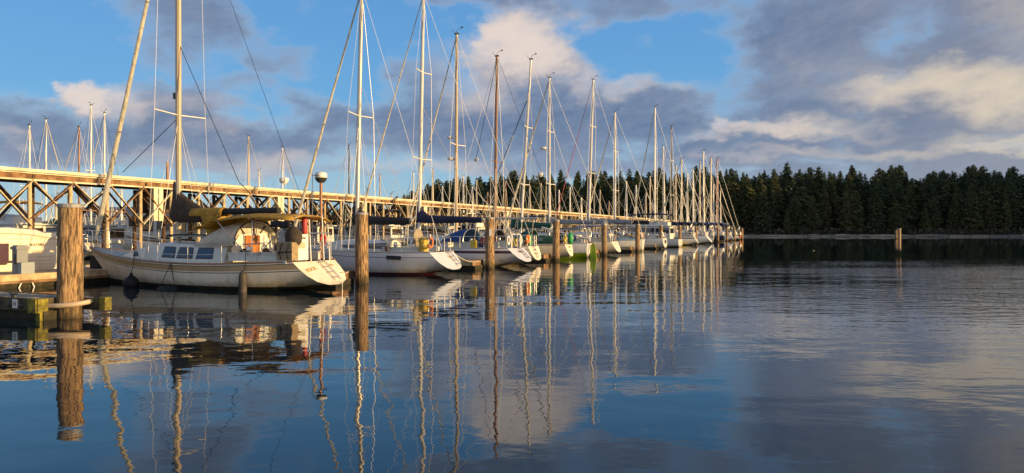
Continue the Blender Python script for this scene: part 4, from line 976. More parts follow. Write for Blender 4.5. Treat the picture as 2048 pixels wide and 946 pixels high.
mb=MB(); mb.beam((.9,1.10,b.fs+.0),(.2,1.08,b.fs-.0),.1,.1); b.part(mb,'rub_strake','cabin')
# hatches, ropes on deck, white chocks
mb=MB(); t=b.loc(292,500,.9)[0]; mb.box((t,.5,b.zs(t/b.L)+.35),(.34,.5,.07)); b.part(mb,'deck_hatch','white_p')
mb=MB(); mb.tube([(mt+.2,.3,1.75),(mt-.6,.2,1.78),(mt-1.6,.25,1.76),(mt-2.2,.2,1.74)],.05,6); b.part(mb,'furled_awning','canvas_black')
mb=MB(); mb.box((mt-1.3,0,1.74),(2.2,.9,.05)); b.part(mb,'deck_tarp',mat('mossy_tarp',(.28,.32,.26),.7,vary=.5,scale=5,dirt=(.08,.12,.07),damt=.8))
for q in(0,1):
    mb=MB(); t=b.loc(282+q*4,520,1.2)[0]; mb.tube([(t+.25,1.15,b.zs(t/b.L)+.6),(t+.05,1.2,b.zs(t/b.L)+.1)],.03,6); b.part(mb,'shroud_cover','white_p')
fender(b,b.loc(282,560,1.2)[0],'ball',zy(562,24.9),'round black ball fender hanging near the bow of the cream sloop')
fender(b,b.loc(350,575,1.4)[0],'lay',zy(578,24.)+.02,'black fender lying sideways at the waterline of the cream sloop')
fender(b,b.loc(484,567,1.5)[0],'tube',zy(569,22.8),'long brown fender hanging upright by the cream sloop cockpit',size=1.1)
# ---- boat 2
b=Boat('white sloop with black pinstripe and red bottom, black sail cover behind second pile',(-3.1,30.9),8.6,B=3.0,fs=1.0,fb=1.22,rev=.72,zt=.24,hull='grey_hull',stripe='stripe_dark',sd=(.20,.225),boot='stripe_plum',bottom='bottom_red',boot_h=.11,over=.6,bs=.72)
B2=b
b.cabin(2.55,6.7,h=.44,wf=.62,wins=[],front=1.9)
for sd_ in(1,-1):
    mb=MB(); pts=[]; 
    t0=b.loc(772,485,.9)[0]; t1=b.loc(685,485,.9)[0]
    def pp(t,f): 
        w=b.b(t/b.L)*.62; return (t,sd_*(w-.012-.085*f+.02),b.zs(t/b.L)+.03+.44*f*(1 if t<4.8 else max(.03,(6.7-t)/1.9)**.7))
    n=10; lo=[pp(lerp(t0,t1,i/n),.26) for i in range(n+1)]; hi=[pp(lerp(t0-.02,t1,i/n),lerp(.86,.55,i/n)) for i in range(n+1)]
    mb.grid([lo,hi],flip=(sd_>0)); b.part(mb,'long_window','glass')
c=b.loc(713,400); b.mast(c[0],13.25,r=.10,m='alu',lean=-.30,spread=((.50,1.0),),bow=8.4,furl=.07,stern=True)
t=b.loc(825,440)[0]; bz=zy(441,31.8); b.boom(c[0],c[0]-t,bz,cover='canvas_black',peak=.72,r=.22)
b.coaming(.6,2.5,h=.2); b.rails(5,.6)
mb=MB(); mb.lathe([(0,-.03),(.40,-.03),(.42,0),(.40,.03),(0,.03)],(1.0,.35,1.62),22,axis='X'); mb.tube([(1.1,.35,1.0),(1.1,.35,1.6)],.05,6); b.part(mb,'covered_wheel',mat('wheel_cover',(.33,.27,.18),.8))
mb=MB(); rows=[[(.45+.22*cos(a)*w_,.80+.26*sin(a)*w_,z_) for a in [2*pi*i/12 for i in range(13)]] for z_,w_ in((.95,.8),(1.1,1),(1.35,.9),(1.5,1.05),(1.62,.9),(1.66,.3))]; mb.grid(rows); b.part(mb,'yellow_outboard_bag',mat('yellow_bag',(.62,.42,.06),.8,vary=.35,scale=7,bump=.03))
t=b.loc(790,507,1.35)[0]; mb=MB(); mb.beam((t+.38,1.43,.78),(t-.36,1.45,.76),.03,.17); b.part(mb,'hull_port','glass')
mb=MB(); t=b.loc(772,485,1.2)[0]; rows=[[(t-.10*j/4-.02*i,1.2+.03*sin(i*2+j),1.62-.55*j/4) for j in range(5)] for i in range(4)]; mb.grid(rows); o=b.part(mb,'hanging_towel','white_p')
b.ladder(.34,-.5); b.trans_text('Orn',.2,.72,-.35,'letter_pale')
for t_ in(2.2,2.7):
    mb=MB(); rows=[[(t_+.1*i,lerp(-.8,.8,j/6),1.35+.28*sin(pi*j/6)*(1-.2*i)+.02*i) for j in range(7)] for i in range(4)]; mb.grid(rows); b.part(mb,'spray_hood','canvas_cream')
# ---- boat 3
b=Boat('white sloop with broad plum stripe, navy boom cover and blue spray hood',(.2,37.4),10.6,B=3.3,fs=1.02,fb=1.3,rev=.75,zt=.30,hull='grey_hull',stripe='stripe_plum',sd=(.12,.27),boot='stripe_blue',bottom='bottom_black',boot_h=.03,over=1.1,bs=.66)
B3=b; b.cabin(3.6,8.4,h=.42,wins=[(4.2,4.9),(5.1,5.8),(6.0,6.6)],front=1.8)
c=b.loc(838,420); b.mast(c[0],15.4,r=.10,m='white_spar',lean=-.30,spread=((.33,1.05),(.68,.85)),bow=10.4,furl=.05)
t=b.loc(968,440)[0]; b.boom(c[0],c[0]-t,zy(439,39),cover='canvas_navy',peak=.85,r=.23)
b.dodger(2.6,4.1,w=1.15,h=.72,m='canvas_blue'); b.coaming(.6,3.2,wheel=True); b.rails(5,.62); b.ladder(.35,-.3)
b.trans_text('LYRICA',.20,.78,-.15,'letter_dark',tilt=-.05); b.trans_text('Seattle',.10,.50,-.45,'letter_dark')
for q in(-.6,.6):
    mb=MB(); mb.tube([(.0,q,1.0),(-.02,q,1.75),(.0,q*.2,1.76)],.035,6); b.part(mb,'stern_davit','white_p')
# ---- boat 4
b=Boat('white sloop with narrow upright transom and tan mast, green barrel on its stern',(1.25,41.2),8.9,B=2.9,fs=1.04,fb=1.3,rev=.35,zt=.22,hull='cream',stripe='stripe_dark',sd=(.16,.19),boot='tan',bottom='bottom_black',over=.9,bs=.55)
B4=b; b.cabin(3.0,7.2,h=.42,wins=[(3.5,4.2),(4.4,5.1)],front=1.4)
c=b.loc(912,440); b.mast(c[0],14.1,r=.10,m='tan_spar',lean=-.05,spread=((.46,1.0),),bow=8.8,furl=.06)
b.dodger(2.2,3.3,w=.98,h=.66,m='canvas_black'); b.coaming(.5,2.6); b.rails(4,.6,r=.028)
t=b.loc(1065,480,0)[0]; mb=MB(); mb.lathe([(.15,0),(.19,.06),(.19,.6),(.15,.68),(0,.7)],(.25,.1,1.05),12); b.part(mb,'green_barrel','green_p')
# radar reflector pods on the mast
for (px,py,sz) in((900,273,.19),(902,316,.24)):
    zz=zy(py,43); mb=MB(); tt=b.loc(px,py)[0]; mb.lathe([(0,-sz*.6),(sz*.8,-sz*.4),(sz,0),(sz*.8,sz*.35),(0,sz*.5)],(tt,0,zz),12); mb.beam((tt,0,zz-.05),(c[0],0,zz-.1),.04,.04); b.part(mb,'radar_pod','white_p',b.mo)
b.trans_text('SKYE',.17,.78,-.05,'letter_dark'); b.trans_text('ANACORTES',.10,.58,0,'letter_dark'); b.ladder(.3,.1)
# ---- boat 5
b=Boat('white ketch with varnished wooden mast and green weather cloths by its cockpit',(3.75,46.6),9.4,B=2.9,fs=1.05,fb=1.35,rev=.25,zt=.25,hull='cream',stripe='teak',sd=(.03,.07),boot='tan',bottom='bottom_black',over=1.0,bs=.5,ns=2.0)
B5=b; b.cabin(3.2,7.4,h=.44,wins=[(3.7,4.3),(4.6,5.2),(5.5,6.0)],front=1.2)
c=b.loc(990,440); b.mast(c[0],14.1,r=.11,m='wood_spar',lean=-.15,spread=((.42,1.0),),bow=9.3,furl=None,aft_m='black_line')
b.boom(c[0],3.2,zy(437,48.6),cover=None,m='alu'); b.coaming(.5,2.8,m='teak',wheel=True); b.rails(4,.62); b.dodger(2.5,3.6,w=.95,h=.66,m='canvas_green')
for sd_ in(1,-1):
    mb=MB(); rows=[[(lerp(.4,3.3,i/8),sd_*(b.b(lerp(.4,3.3,i/8)/b.L)*.97+.01*sin(i*2)),b.fs+.05+.50*j/3) for j in range(4)] for i in range(9)]; mb.grid(rows); o=b.part(mb,'weather_cloth','canvas_green'); o.modifiers.new('t','SOLIDIFY').thickness=.015
    mb=MB(); mb.box((1.9,sd_*(b.b(.2)*.97+.03),b.fs+.33),(1.0,.01,.2)); b.part(mb,'cloth_panel','canvas_grey')
mb=MB(); mb.lathe([(0,-.42),(.16,-.36),(.24,-.1),(.24,.16),(.15,.38),(0,.42)],(-.05,-.30,1.42),12,sx=.8); b.part(mb,'green_outboard_cover','green_p')
b.trans_text('ELLA',.17,.82,-.05,'letter_dark'); b.trans_text('Salem',.10,.60,-.02,'letter_dark')
zz=zy(312,47); mb=MB(); tt=b.loc(962,312,-.8)[0]; mb.lathe([(0,-.16),(.13,-.11),(.18,0),(.13,.12),(0,.17)],(tt,0,zz),12); b.part(mb,'radar_reflector','white_p',b.mo); mb=MB(); mb.tube([(tt,0,zz+.1),b.m_at(13.9)],.02,4); b.part(mb,'radar_halyard','black_line',b.mo)
# ---- boat 6
b=Boat('white sloop with bright lime green bottom and rudder, raked white mast',(5.6,50.5),9.0,B=2.7,fs=1.05,fb=1.25,rev=-.15,zt=.0,hull='grey_hull',boot='bottom_lime',bottom='bottom_lime',boot_h=.36,over=.8,bs=.42,ns=2.0)
B6=b; b.cabin(3.0,7.2,h=.36,wins=[(3.6,4.3),(4.6,5.2)],front=1.6)
c=b.loc(1041,440); b.mast(c[0],zy(124,53.2),r=.10,m='white_spar',lean=-.85,spread=((.30,.9),(.62,.8)),bow=8.9,furl=None,hi=.86,aft_m='wire')
t=b.loc(1105,440)[0]; b.boom(c[0]+.6,c[0]+.6-t,zy(450,52),cover='canvas_green',peak=.35,r=.27)
mb=MB(); mb.tube([b.m_at(12),(c[0]+3.3,0,3.2)],.03,4); b.part(mb,'inner_forestay','black_line')
b.coaming(.4,2.6); b.rails(4,.6); b.dodger(2.2,3.2,w=.9,h=.62,m='canvas_green')
mb=MB(); mb.add([(x,yy,z) for yy in(-.04,.04) for x,z in((-.05,-.3),(-.55,-.3),(-.42,.9),(-.3,1.05),(-.05,.9))],[(0,1,2,3,4),(9,8,7,6,5),(0,5,6,1),(1,6,7,2),(2,7,8,3),(3,8,9,4)]); b.part(mb,'rudder','bottom_lime')
mb=MB(); mb.tube([(1.6,.1,1.55),(-.2,0,1.1),(-.35,0,.95)],.035,6); b.part(mb,'tiller','teak')
mb=MB(); mb.tube([(3.5,.5,2.2),(1.0,.7,1.6),(-.2,.75,1.35)],.07,6); b.part(mb,'spinnaker_pole','white_spar')
# ---- boat 7
b=Boat('cream cutter with grey awnings and speckled transom beside the pointed pile',(8.35,57.1),10.0,B=3.2,fs=1.08,fb=1.4,rev=.45,zt=.22,hull='cream',boot='tan',bottom='bottom_black',over=1.1,bs=.6)
B7=b; b.cabin(3.0,8.0,h=.5,wins=[(3.5,4.3),(4.6,5.3),(5.6,6.2)],front=1.4)
c=b.loc(1099,440); b.mast(c[0],zy(155,59.3),r=.11,m='white_spar',spread=((.33,1.1),(.66,.9)),bow=9.9,furl=.10,jibm='sail')
t=b.loc(1190,440)[0]; b.boom(c[0],c[0]-t,zy(444,58.5),cover='canvas_grey',peak=.45,r=.23)
b.bimini(.2,3.0,zy(452,57),w=1.25,m='canvas_grey',name='grey_awning'); b.coaming(.4,2.8,wheel=True); b.rails(4,.6)
zz=zy(295,59); mb=MB(); mb.lathe([(.3,-.10),(.34,0),(.3,.1),(0,.12)],(c[0]+.55,0,zz),12); mb.beam((c[0]+.5,0,zz-.1),(c[0],0,zz-.35),.08,.08); b.part(mb,'radar_dome','white_p',b.mo)
zz=zy(348,59); mb=MB(); mb.lathe([(0,-.25),(.2,-.15),(.26,0),(.2,.15),(0,.25)],(c[0]+.75,.2,zz),12); b.part(mb,'radar_reflector','white_p',b.mo)
mb=MB(); 
for (yy,zz) in((.5,.85),(.1,.9),(-.4,.86),(.3,.6),(-.1,.55)): mb.box((-.45*(1.08-zz)/.86-.01,yy,zz),(.02,.12,.06))
b.part(mb,'transom_vents','letter_dark',b.transom)
# ---- boat 8 round stern
b=Boat('round sterned white sailboat with pale blue cover rail and grey boom cover',(12.7,67.5),9.6,B=3.2,fs=1.15,fb=1.5,rev=-.1,zt=-.15,hull='gelcoat',boot='tan',bottom='bottom_black',over=.9,bs=.30,ns=2.2)
B8=b; b.cabin(3.2,7.8,h=.5,wins=[(3.8,4.5),(4.8,5.5)],front=1.2)
c=b.loc(1177,420); b.mast(c[0],zy(160,69.7),r=.12,m='white_spar',lean=-.5,spread=((.40,1.2),(.7,1.0)),bow=9.5,furl=.04,jibm='rope_red')
t=b.loc(1266,440)[0]; b.boom(c[0],c[0]-t,zy(443,68.5),cover='canvas_grey',peak=.5,r=.27)
b.coaming(.6,3.0); b.rails(4,.6); b.bimini(.4,2.9,zy(452,67.6),w=1.3,m='canvas_grey',name='grey_awning')
for sd_ in(1,-1):
    mb=MB(); rows=[[(lerp(.25,3.2,i/8),sd_*(b.b(lerp(.25,3.2,i/8)/b.L)*1.01+.02),b.fs-.12+.34*j/2) for j in range(3)] for i in range(9)]; mb.grid(rows); o=b.part(mb,'pale_blue_dodger_cloth',mat('pale_blue_cloth',(.20,.33,.48),.7,vary=.2))
# ---- boat 9
b=Boat('boxy white sailboat with swim step hole in its squared transom',(16.8,77.0),9.6,B=3.3,fs=1.15,fb=1.5,rev=.1,zt=.1,hull='gelcoat',boot='tan',bottom='bottom_black',over=.8,bs=.74)
B9=b; b.cabin(2.8,7.8,h=.6,wins=[(3.3,4.2),(4.6,5.5)],front=1.0); c=b.loc(1230,420); b.mast(c[0],zy(225,79.3),r=.13,m='white_spar',spread=((.36,1.2),(.68,1.0)),bow=9.5,furl=.09); b.boom(c[0],4.0,zy(444,78),cover='canvas_black',peak=.4,r=.3); b.coaming(); b.rails(4,.65)
mb=MB(); mb.box((-.06,-.1,.78),(.06,.7,.34)); b.part(mb,'transom_opening_shade','stripe_dark',b.transom)  # dark box on the solid transom stands for the shade in an opening
# dinghy on the stern dock: yellow kayak
def kayak(px,py,label,m='yellow'):
    D=CAMZ*F/(py-HY); x=(px-CX)/F*D; r=empty('kayak',(x,D,0),RZ); tag(r,label,'kayak'); mb=MB(); rows=[]
    for i in range(15):
        f=i/14; w=.36*sin(pi*min(.999,max(.001,f)))**.7+.01; rows.append([(lerp(-1.9,1.9,f),w*cos(a),.22+ (.10 if sin(a)>0 else .26)*sin(a)*(.3+.7*w/.36)+.22*abs(2*f-1)**3) for a in [2*pi*j/12 for j in range(13)]])
    mb.grid(rows); mb.build('hull',M[m],r); mb=MB(); mb.lathe([(.28,0),(.25,.05),(.2,.02)],(0,0,.31),14,sx=1.5,sy=.8); mb.build('cockpit_rim',M['rubber'],r)
kayak(1345,490.5,'yellow kayak afloat beside the boxy white stern')
# ---- far front-row boats: px of mast, top y, hull colours...
far=[(1310,215,'gelcoat','bottom_blue','white_spar','canvas_navy','tall slim masted white sloop behind the motor yacht',97),
 (1342,252,'gelcoat','bottom_black','black_spar','canvas_navy','black masted sloop with steep white transom over a black bottom',0),
 (1361,318,'grey_hull','bottom_black','tan_spar','canvas_black','sloop with tan mast just right of the black masted one',0),
 (1387,338,'navy_hull','bottom_red','white_spar','canvas_blue','navy hulled sloop with plain pale mast among the far boats',0),
 (1407,302,'grey_hull','bottom_blue','white_spar','canvas_navy','sloop with the tallest mast near the outer end of the row',0),
 (1421,315,'gelcoat','bottom_black','tan_spar','canvas_grey','sloop with weathered tan mast next to the red mast',0),
 (1433,316,'orange_hull','bottom_red','red_spar','canvas_black','rust red hulled sloop with a red mast at the row end',0)]
M['navy_hull']=mat('navy_hull',(.02,.03,.07),.4); M['orange_hull']=mat('rust_hull',(.50,.16,.06),.5,vary=.2); M['red_spar']=mat('red_spar',(.34,.07,.05),.4,vary=.2)
for i,(px,top,hc,bc,mc,cc,lab,_) in enumerate(far):
    Dm=Dpx(21.97,px); Cst=P(-15.95,Dm-2.15); L_=9.2+.4*(i%3)
    b=Boat(lab,(Cst.x,Cst.y),L_,B=3.1,fs=1.1+.08*(i%2),fb=1.5,rev=[.5,.8,-.2,.1][i%4],zt=[.25,.2,.1,.3][i%4],rz=RZ+radians([2,-3,4,-1.5,1,3,-2][i]),hull=hc,stripe=['stripe_blue',None,'stripe_dark'][i%3],boot='stripe_dark',bottom=bc,boot_h=.12,over=1.0,bs=.62,n=14,group='sailboats at the outer end of the front row')
    b.cabin(2.8,7.4,h=.5,wins=[(3.4,4.3),(4.6,5.4)],front=1.2,frames=False)
    c=b.loc(px,440); b.mast(c[0],zy(top,Dm),r=.12,m=mc,spread=((.36,1.2),(.68,1.0)),bow=L_-.1,furl=[.1,None,.1][i%3],detail=False,lean=[0,-.1,-.2,.1][i%4])
    b.boom(c[0],4.0,zy(448,Dm)-.0,cover=cc,peak=.4,r=.32); b.rails(3,.65,r=.05); b.coaming(.5,2.6,h=.3)
    if i%2==0: b.bimini(.2,2.4,3.1,w=1.2,m=cc)
    else: b.dodger(2.2,3.3,w=1.1,h=.7,m=cc)
# small boats at the very end
for i,(px,py,lab,hc) in enumerate([(1447,489,'small white daysailer near the outer end of the marina','gelcoat'),(1461,487,'small orange hulled boat between the last far piles','orange_hull'),(1474,485,'small navy hulled boat beside the outermost pile','navy_hull')]):
    M['navy_hull']=mat('navy_hull',(.02,.03,.07),.4); D=CAMZ*F/(py-HY)*1.3; x=(px-CX)/F*D
    b=Boat(lab,(x,D),6.5,B=2.3,fs=1.0,fb=1.5,rev=.2,zt=.1,hull=hc,boot='stripe_dark',over=.9,n=12); b.cabin(2,5,h=.6,wins=[(2.4,3.2),(3.6,4.3)],front=.8,frames=False); b.mast(3.6,[8.5,6,12.][i],r=.09,spread=((.5,.7),),bow=6.4,detail=False,m=['tan_spar','wood_spar','black_spar'][i]); b.rails(2,.6,r=.05)

def clutter(b,seed,n=4):
    rnd=random.Random(seed)
    for i in range(n):
        k=rnd.choice(['jerrycan','coiled_line','cushion','horseshoe_buoy','winch_handle_bag','life_ring']); t=rnd.uniform(.2,2.4); sd_=rnd.choice((1,1,-1)); y=sd_*b.b(t/b.L)*rnd.uniform(.75,.93); z=b.fs; mb=MB()
        if k=='jerrycan': mb.box((t,y,z+.22),(.32,.16,.40)); mb.tube([(t-.1,y,z+.42),(t-.08,y,z+.48),(t+.08,y,z+.48),(t+.1,y,z+.42)],.018,5); b.part(mb,k,rnd.choice(['white_p','canvas_blue','yellow','red']))
        elif k=='coiled_line':
            for q in range(3): mb.tube([(t+.05*q+.13*cos(a),y*1.02,z+.38+.19*sin(a)) for a in [2*pi*j/10 for j in range(11)]],.022,5)
            b.part(mb,k,rnd.choice(['rope','canvas_blue','rope_red']))
        elif k=='cushion': mb.box((t+.2,y*.8,z+.33),(.55,.14,.38)); b.part(mb,k,rnd.choice(['canvas_blue','canvas_cream','canvas_green']))
        elif k in('horseshoe_buoy','life_ring'):
            mb.tube([(.04,y*.8+.17*cos(a),z+.42+.21*sin(a)) for a in [2*pi*j/14+1 for j in range(12 if k[0]=='h' else 15)]],.05,6); b.part(mb,k,rnd.choice(['yellow','white_p','white_p','orange_p']))
        else: mb.lathe([(.07,0),(.11,.05),(.11,.26),(.06,.33),(0,.34)],(t,y*.85,z+.02),9); b.part(mb,k,rnd.choice(['rubber','canvas_navy','canvas_brown','teak']))
for i,bb in enumerate((B1,B2,B3,B4,B5,B6,B7,B8,B9)): clutter(bb,40+i,[0,2,6,5,6,6,0,6,6][i])
# ------------------------------------------------------------------ motor boats, row behind, boats beyond the pier
def motorboat(label,C,L=8.,B=2.8,rz=RZ,hull='gelcoat',h1=1.15,fly=False,win='glass',cover=None,name='motorboat',frames=False,c=(.22,.72),wheelh=1.35,cat='motorboat',simple=False,group=None):
    b=Boat(label,C,L,B=B,fs=.95,fb=1.45,rev=.0,zt=-.1,hull=hull,boot='stripe_dark',bottom='bottom_blue',boot_h=.1,over=.9,bs=.86,rz=rz,n=12,cat=cat,name=name,ns=3.2,group=group)
    t0,t1=L*c[0],L*c[1]; mb=MB(); w=B/2*.78; z0=1.0; z1=z0+wheelh
    pts=[]
    for (t,ww,z) in((t0,w,z0),(t1+.55,w*.8,z0+.15),(t1-.1,w*.78,z1-.05),(t0+.05,w*.92,z1)): pts.append((t,ww,z))
    v=[(t,y,z) for t,y,z in pts]+[(t,-y,z) for t,y,z in pts]
    mb.add(v,[(0,1,2,3),(7,6,5,4),(0,4,5,1),(1,5,6,2),(2,6,7,3),(3,7,4,0)]); cb=b.part(mb,'deckhouse','cabin'); fixn(cb)
    mb=MB(); mb.box(((t0+t1)/2-.05,0,z1+.03),(t1-t0+.45,w*2.0,.07)); b.part(mb,'roof','cabin')
    n=3
    for sd_ in(1,-1):
        for k in range(n):
            a=lerp(t0+.15,t1-.05,k/n); c_=lerp(t0+.15,t1-.05,(k+1)/n)-.12
            def q(t,z): f=(z-z0)/(z1-z0); ww=lerp(lerp(w,w*.8,(t-t0)/(t1+.55-t0)),lerp(w*.92,w*.78,(t-t0)/(t1-t0)),f); return (t,sd_*(ww+.012),z)
            mb=MB(); mb.add([q(a,z0+wheelh*.42),q(c_,z0+wheelh*.42),q(c_,z0+wheelh*.86),q(a,z0+wheelh*.86)],[(0,1,2,3)]); b.part(mb,'window',win,cb)
    mb=MB(); mb.box((t0-.012,.0,z0+wheelh*.64),(.02,w*1.5,wheelh*.4)); b.part(mb,'aft_window',win,cb)
    mb=MB(); mb.add([(t1+.33,w*.7,z0+wheelh*.45),(t1+.33,-w*.7,z0+wheelh*.45),(t1+.03,-w*.7,z0+wheelh*.88),(t1+.03,w*.7,z0+wheelh*.88)],[(0,1,2,3)]); b.part(mb,'windscreen',win,cb)
    if fly:
        mb=MB(); mb.add([(t0+.3,w*.85,z1+.06),(t1-.2,w*.7,z1+.06),(t1-.5,w*.65,z1+.75),(t0+.3,w*.85,z1+.5),(t0+.3,-w*.85,z1+.06),(t1-.2,-w*.7,z1+.06),(t1-.5,-w*.65,z1+.75),(t0+.3,-w*.85,z1+.5)],[(0,1,2,3),(7,6,5,4),(0,4,5,1),(1,5,6,2),(2,6,7,3),(3,7,4,0)]); f_=b.part(mb,'flybridge','cabin'); fixn(f_)
        b.bimini(t0+.1,t1-.4,z1+1.5,w=w*.85,m=cover or 'canvas_navy',base=z1+.3)
    elif cover:
        b.bimini(.2,t0+.1,z1-.1,w=w*.95,m=cover,base=1.0)
    if not simple: b.rails(3,.55,r=.015+.00028*C[1],lines=1,push=False)
    mb=MB(); mb.tube([(t0+.6,.4,z1),(t0+.5,.4,z1+1.9)],.015+.0003*C[1],4); b.part(mb,'antenna','white_p')
    return b
# motor yacht with dark window band
x=20.7;D=86.; b=motorboat('white motor yacht with long dark side windows and navy flybridge top',(x,D),10.5,3.4,h1=1.2,fly=True,cover='canvas_navy',c=(.10,.62),wheelh=1.55,name='motor_yacht')
# white boat with ridged topsides at the far left, stern to the dock
b=Boat('big cream ridged boat stern cut by the left frame edge, name lettered across',(-18.2,25.3),8.0,B=3.7,fs=1.85,fb=2.15,rev=.10,zt=-.1,hull='cream',boot='timber_brown',bottom='bottom_black',boot_h=.2,over=.9,bs=.94,ns=4.2,cat='motorboat',name='motor_cruiser',sd=(.3,.33))
b.C=b.C; SV=b
mb=MB()
for z_ in(1.66,1.50,1.24,1.00,.86,.72,.60): mb.beam((-.02-.10*(1.85-z_)/1.95,.05,z_),(-.02-.10*(1.85-z_)/1.95,-1.66,z_-.03),.03,.022)
b.part(mb,'transom_ridges','cream',b.transom)
mb=MB(); mb.tube([(-.02,1.75,1.84),(-.04,.6,1.88),(-.04,-.6,1.84),(-.02,-1.70,1.66)],.05,8); b.part(mb,'transom_cap','cream')
b.trans_text('BEATVIRL',.13,1.36,-1.0,'letter_dark'); b.trans_text('PORT ALLEN',.07,1.12,-1.0,'letter_pale')
mb=MB(); mb.box((-.14,.85,1.16),(.10,1.5,.62)); mb.box((-.35,.85,.82),(.5,1.6,.08)); b.part(mb,'swim_step_recess_shade','stripe_plum')  # upper dark box stands for the recess shade, lower one is the step
motor=MB(); motor.lathe([(0,-.3),(.16,-.25),(.2,0),(.16,.28),(0,.34)],(-.45,1.45,1.12),10,sx=1.4); b.part(motor,'outboard_motor','rubber')
b.cabin(3.6,6.6,h=.35,wf=.6,wins=[(4.0,5.0)],front=1.6)
mb=MB(); mb.tube([(.1,1.6,1.80),(.1,1.0,1.90),(.1,0,1.94),(.1,-1.0,1.86),(.1,-1.66,1.62)],.12,8); b.part(mb,'stern_combing','cream')
# red-trimmed trawler behind the pier
def trawler():
    D=47.; x=(455-CX)/F*D
    b=Boat('old wooden trawler with brown windowed wheelhouse behind the pier posts',(x,D),10.5,B=3.6,fs=1.2,fb=1.9,rev=-.2,zt=-.2,hull='gelcoat',stripe='timber_brown',sd=(.03,.14),boot='bottom_red',bottom='bottom_red',boot_h=.15,over=.8,bs=.7,cat='trawler',name='trawler')
    def house(nm,px0,px1,ztop,zbot,w,wins,wm='glass_brown',roof=True):
        t1=b.loc(px0,440)[0]; t0=b.loc(px1,440)[0]; mb=MB(); mb.box(((t0+t1)/2,0,(ztop+zbot)/2),(t1-t0,w*2,ztop-zbot)); h=b.part(mb,nm,'cabin')
        if roof: mb=MB(); mb.box(((t0+t1)/2,0,ztop+.04),(t1-t0+.3,w*2+.3,.08)); b.part(mb,'roof','cabin')
        k=len(wins)
        for (f0,f1,g0,g1) in wins:
            for sd_ in(1,-1):
                a=lerp(t1,t0,f0); c=lerp(t1,t0,f1); mb=MB(); zc=lerp(zbot,ztop,(g0+g1)/2); hh=(ztop-zbot)*(g1-g0)
                mb.box(((a+c)/2,sd_*(w+.012),zc),(abs(a-c)+.07,.03,hh+.07)); fr=b.part(mb,'window_frame','teak',h)
                mb=MB(); mb.box(((a+c)/2,sd_*(w+.03),zc),(abs(a-c),.012,hh)); b.part(mb,'window',wm,h)
        for yy in(-w*.55,0,w*.55):
            mb=MB(); mb.box((t0-.012,yy,lerp(zbot,ztop,.62)),(.03,w*.42,(ztop-zbot)*.42)); b.part(mb,'window',mat('sun_reflection_glass',(.55,.34,.10),.25,vary=.3),h)  # amber is the sun's reflection, put into the pane colour
        return h
    house('lower_house',238,290,2.15,1.3,1.15,[(.25,.75,.2,.85)])
    house('wheelhouse',285,372,zy(430,D),1.5,1.25,[(.06,.30,.50,.92),(.38,.60,.30,.92),(.70,.95,.30,.92)])
    house('aft_cabin',374,440,zy(438,D),1.4,1.2,[(.1,.4,.35,.85),(.55,.9,.35,.85)],wm=mat('sun_reflection_glass',(.55,.34,.10),.25,vary=.3))  # side panes also carry the sun's reflection as colour
    b.rails(4,.7,r=.03,lines=1)
    mb=MB(); t=b.loc(335,400)[0]; mb.tube([(t,0,3),(t,0,6.8)],.09,8); b.part(mb,'mast','wood_spar')
    # dark hooded bin hoisted on the house top
    t1=b.loc(291,400)[0]; t0=b.loc(344,400)[0]; zb,zt=zy(425,D),zy(378,D)
    mb=MB(); mb.box((t1-.12,0,(zb+zt)/2),(.2,1.5,zt-zb)); mb.box((t0+.12,0,(zb+zt)/2),(.2,1.5,zt-zb)); mb.box(((t0+t1)/2,0,zt),(t1-t0,1.5,.12)); mb.box(((t0+t1)/2,-.7,(zb+zt)/2),(t1-t0-.3,.06,zt-zb)); o=b.part(mb,'hood_frame','timber_dark')
    mb=MB(); mb.lathe([(.45,0),(.62,.25),(.66,.7),(.60,1.1),(.35,1.35),(0,1.4)],((t0+t1)/2,.1,zb+.05),16); b.part(mb,'brown_tank',mat('rusty_tank',(.30,.19,.09),.7,vary=.5,scale=3),o)
    return b
trawler()
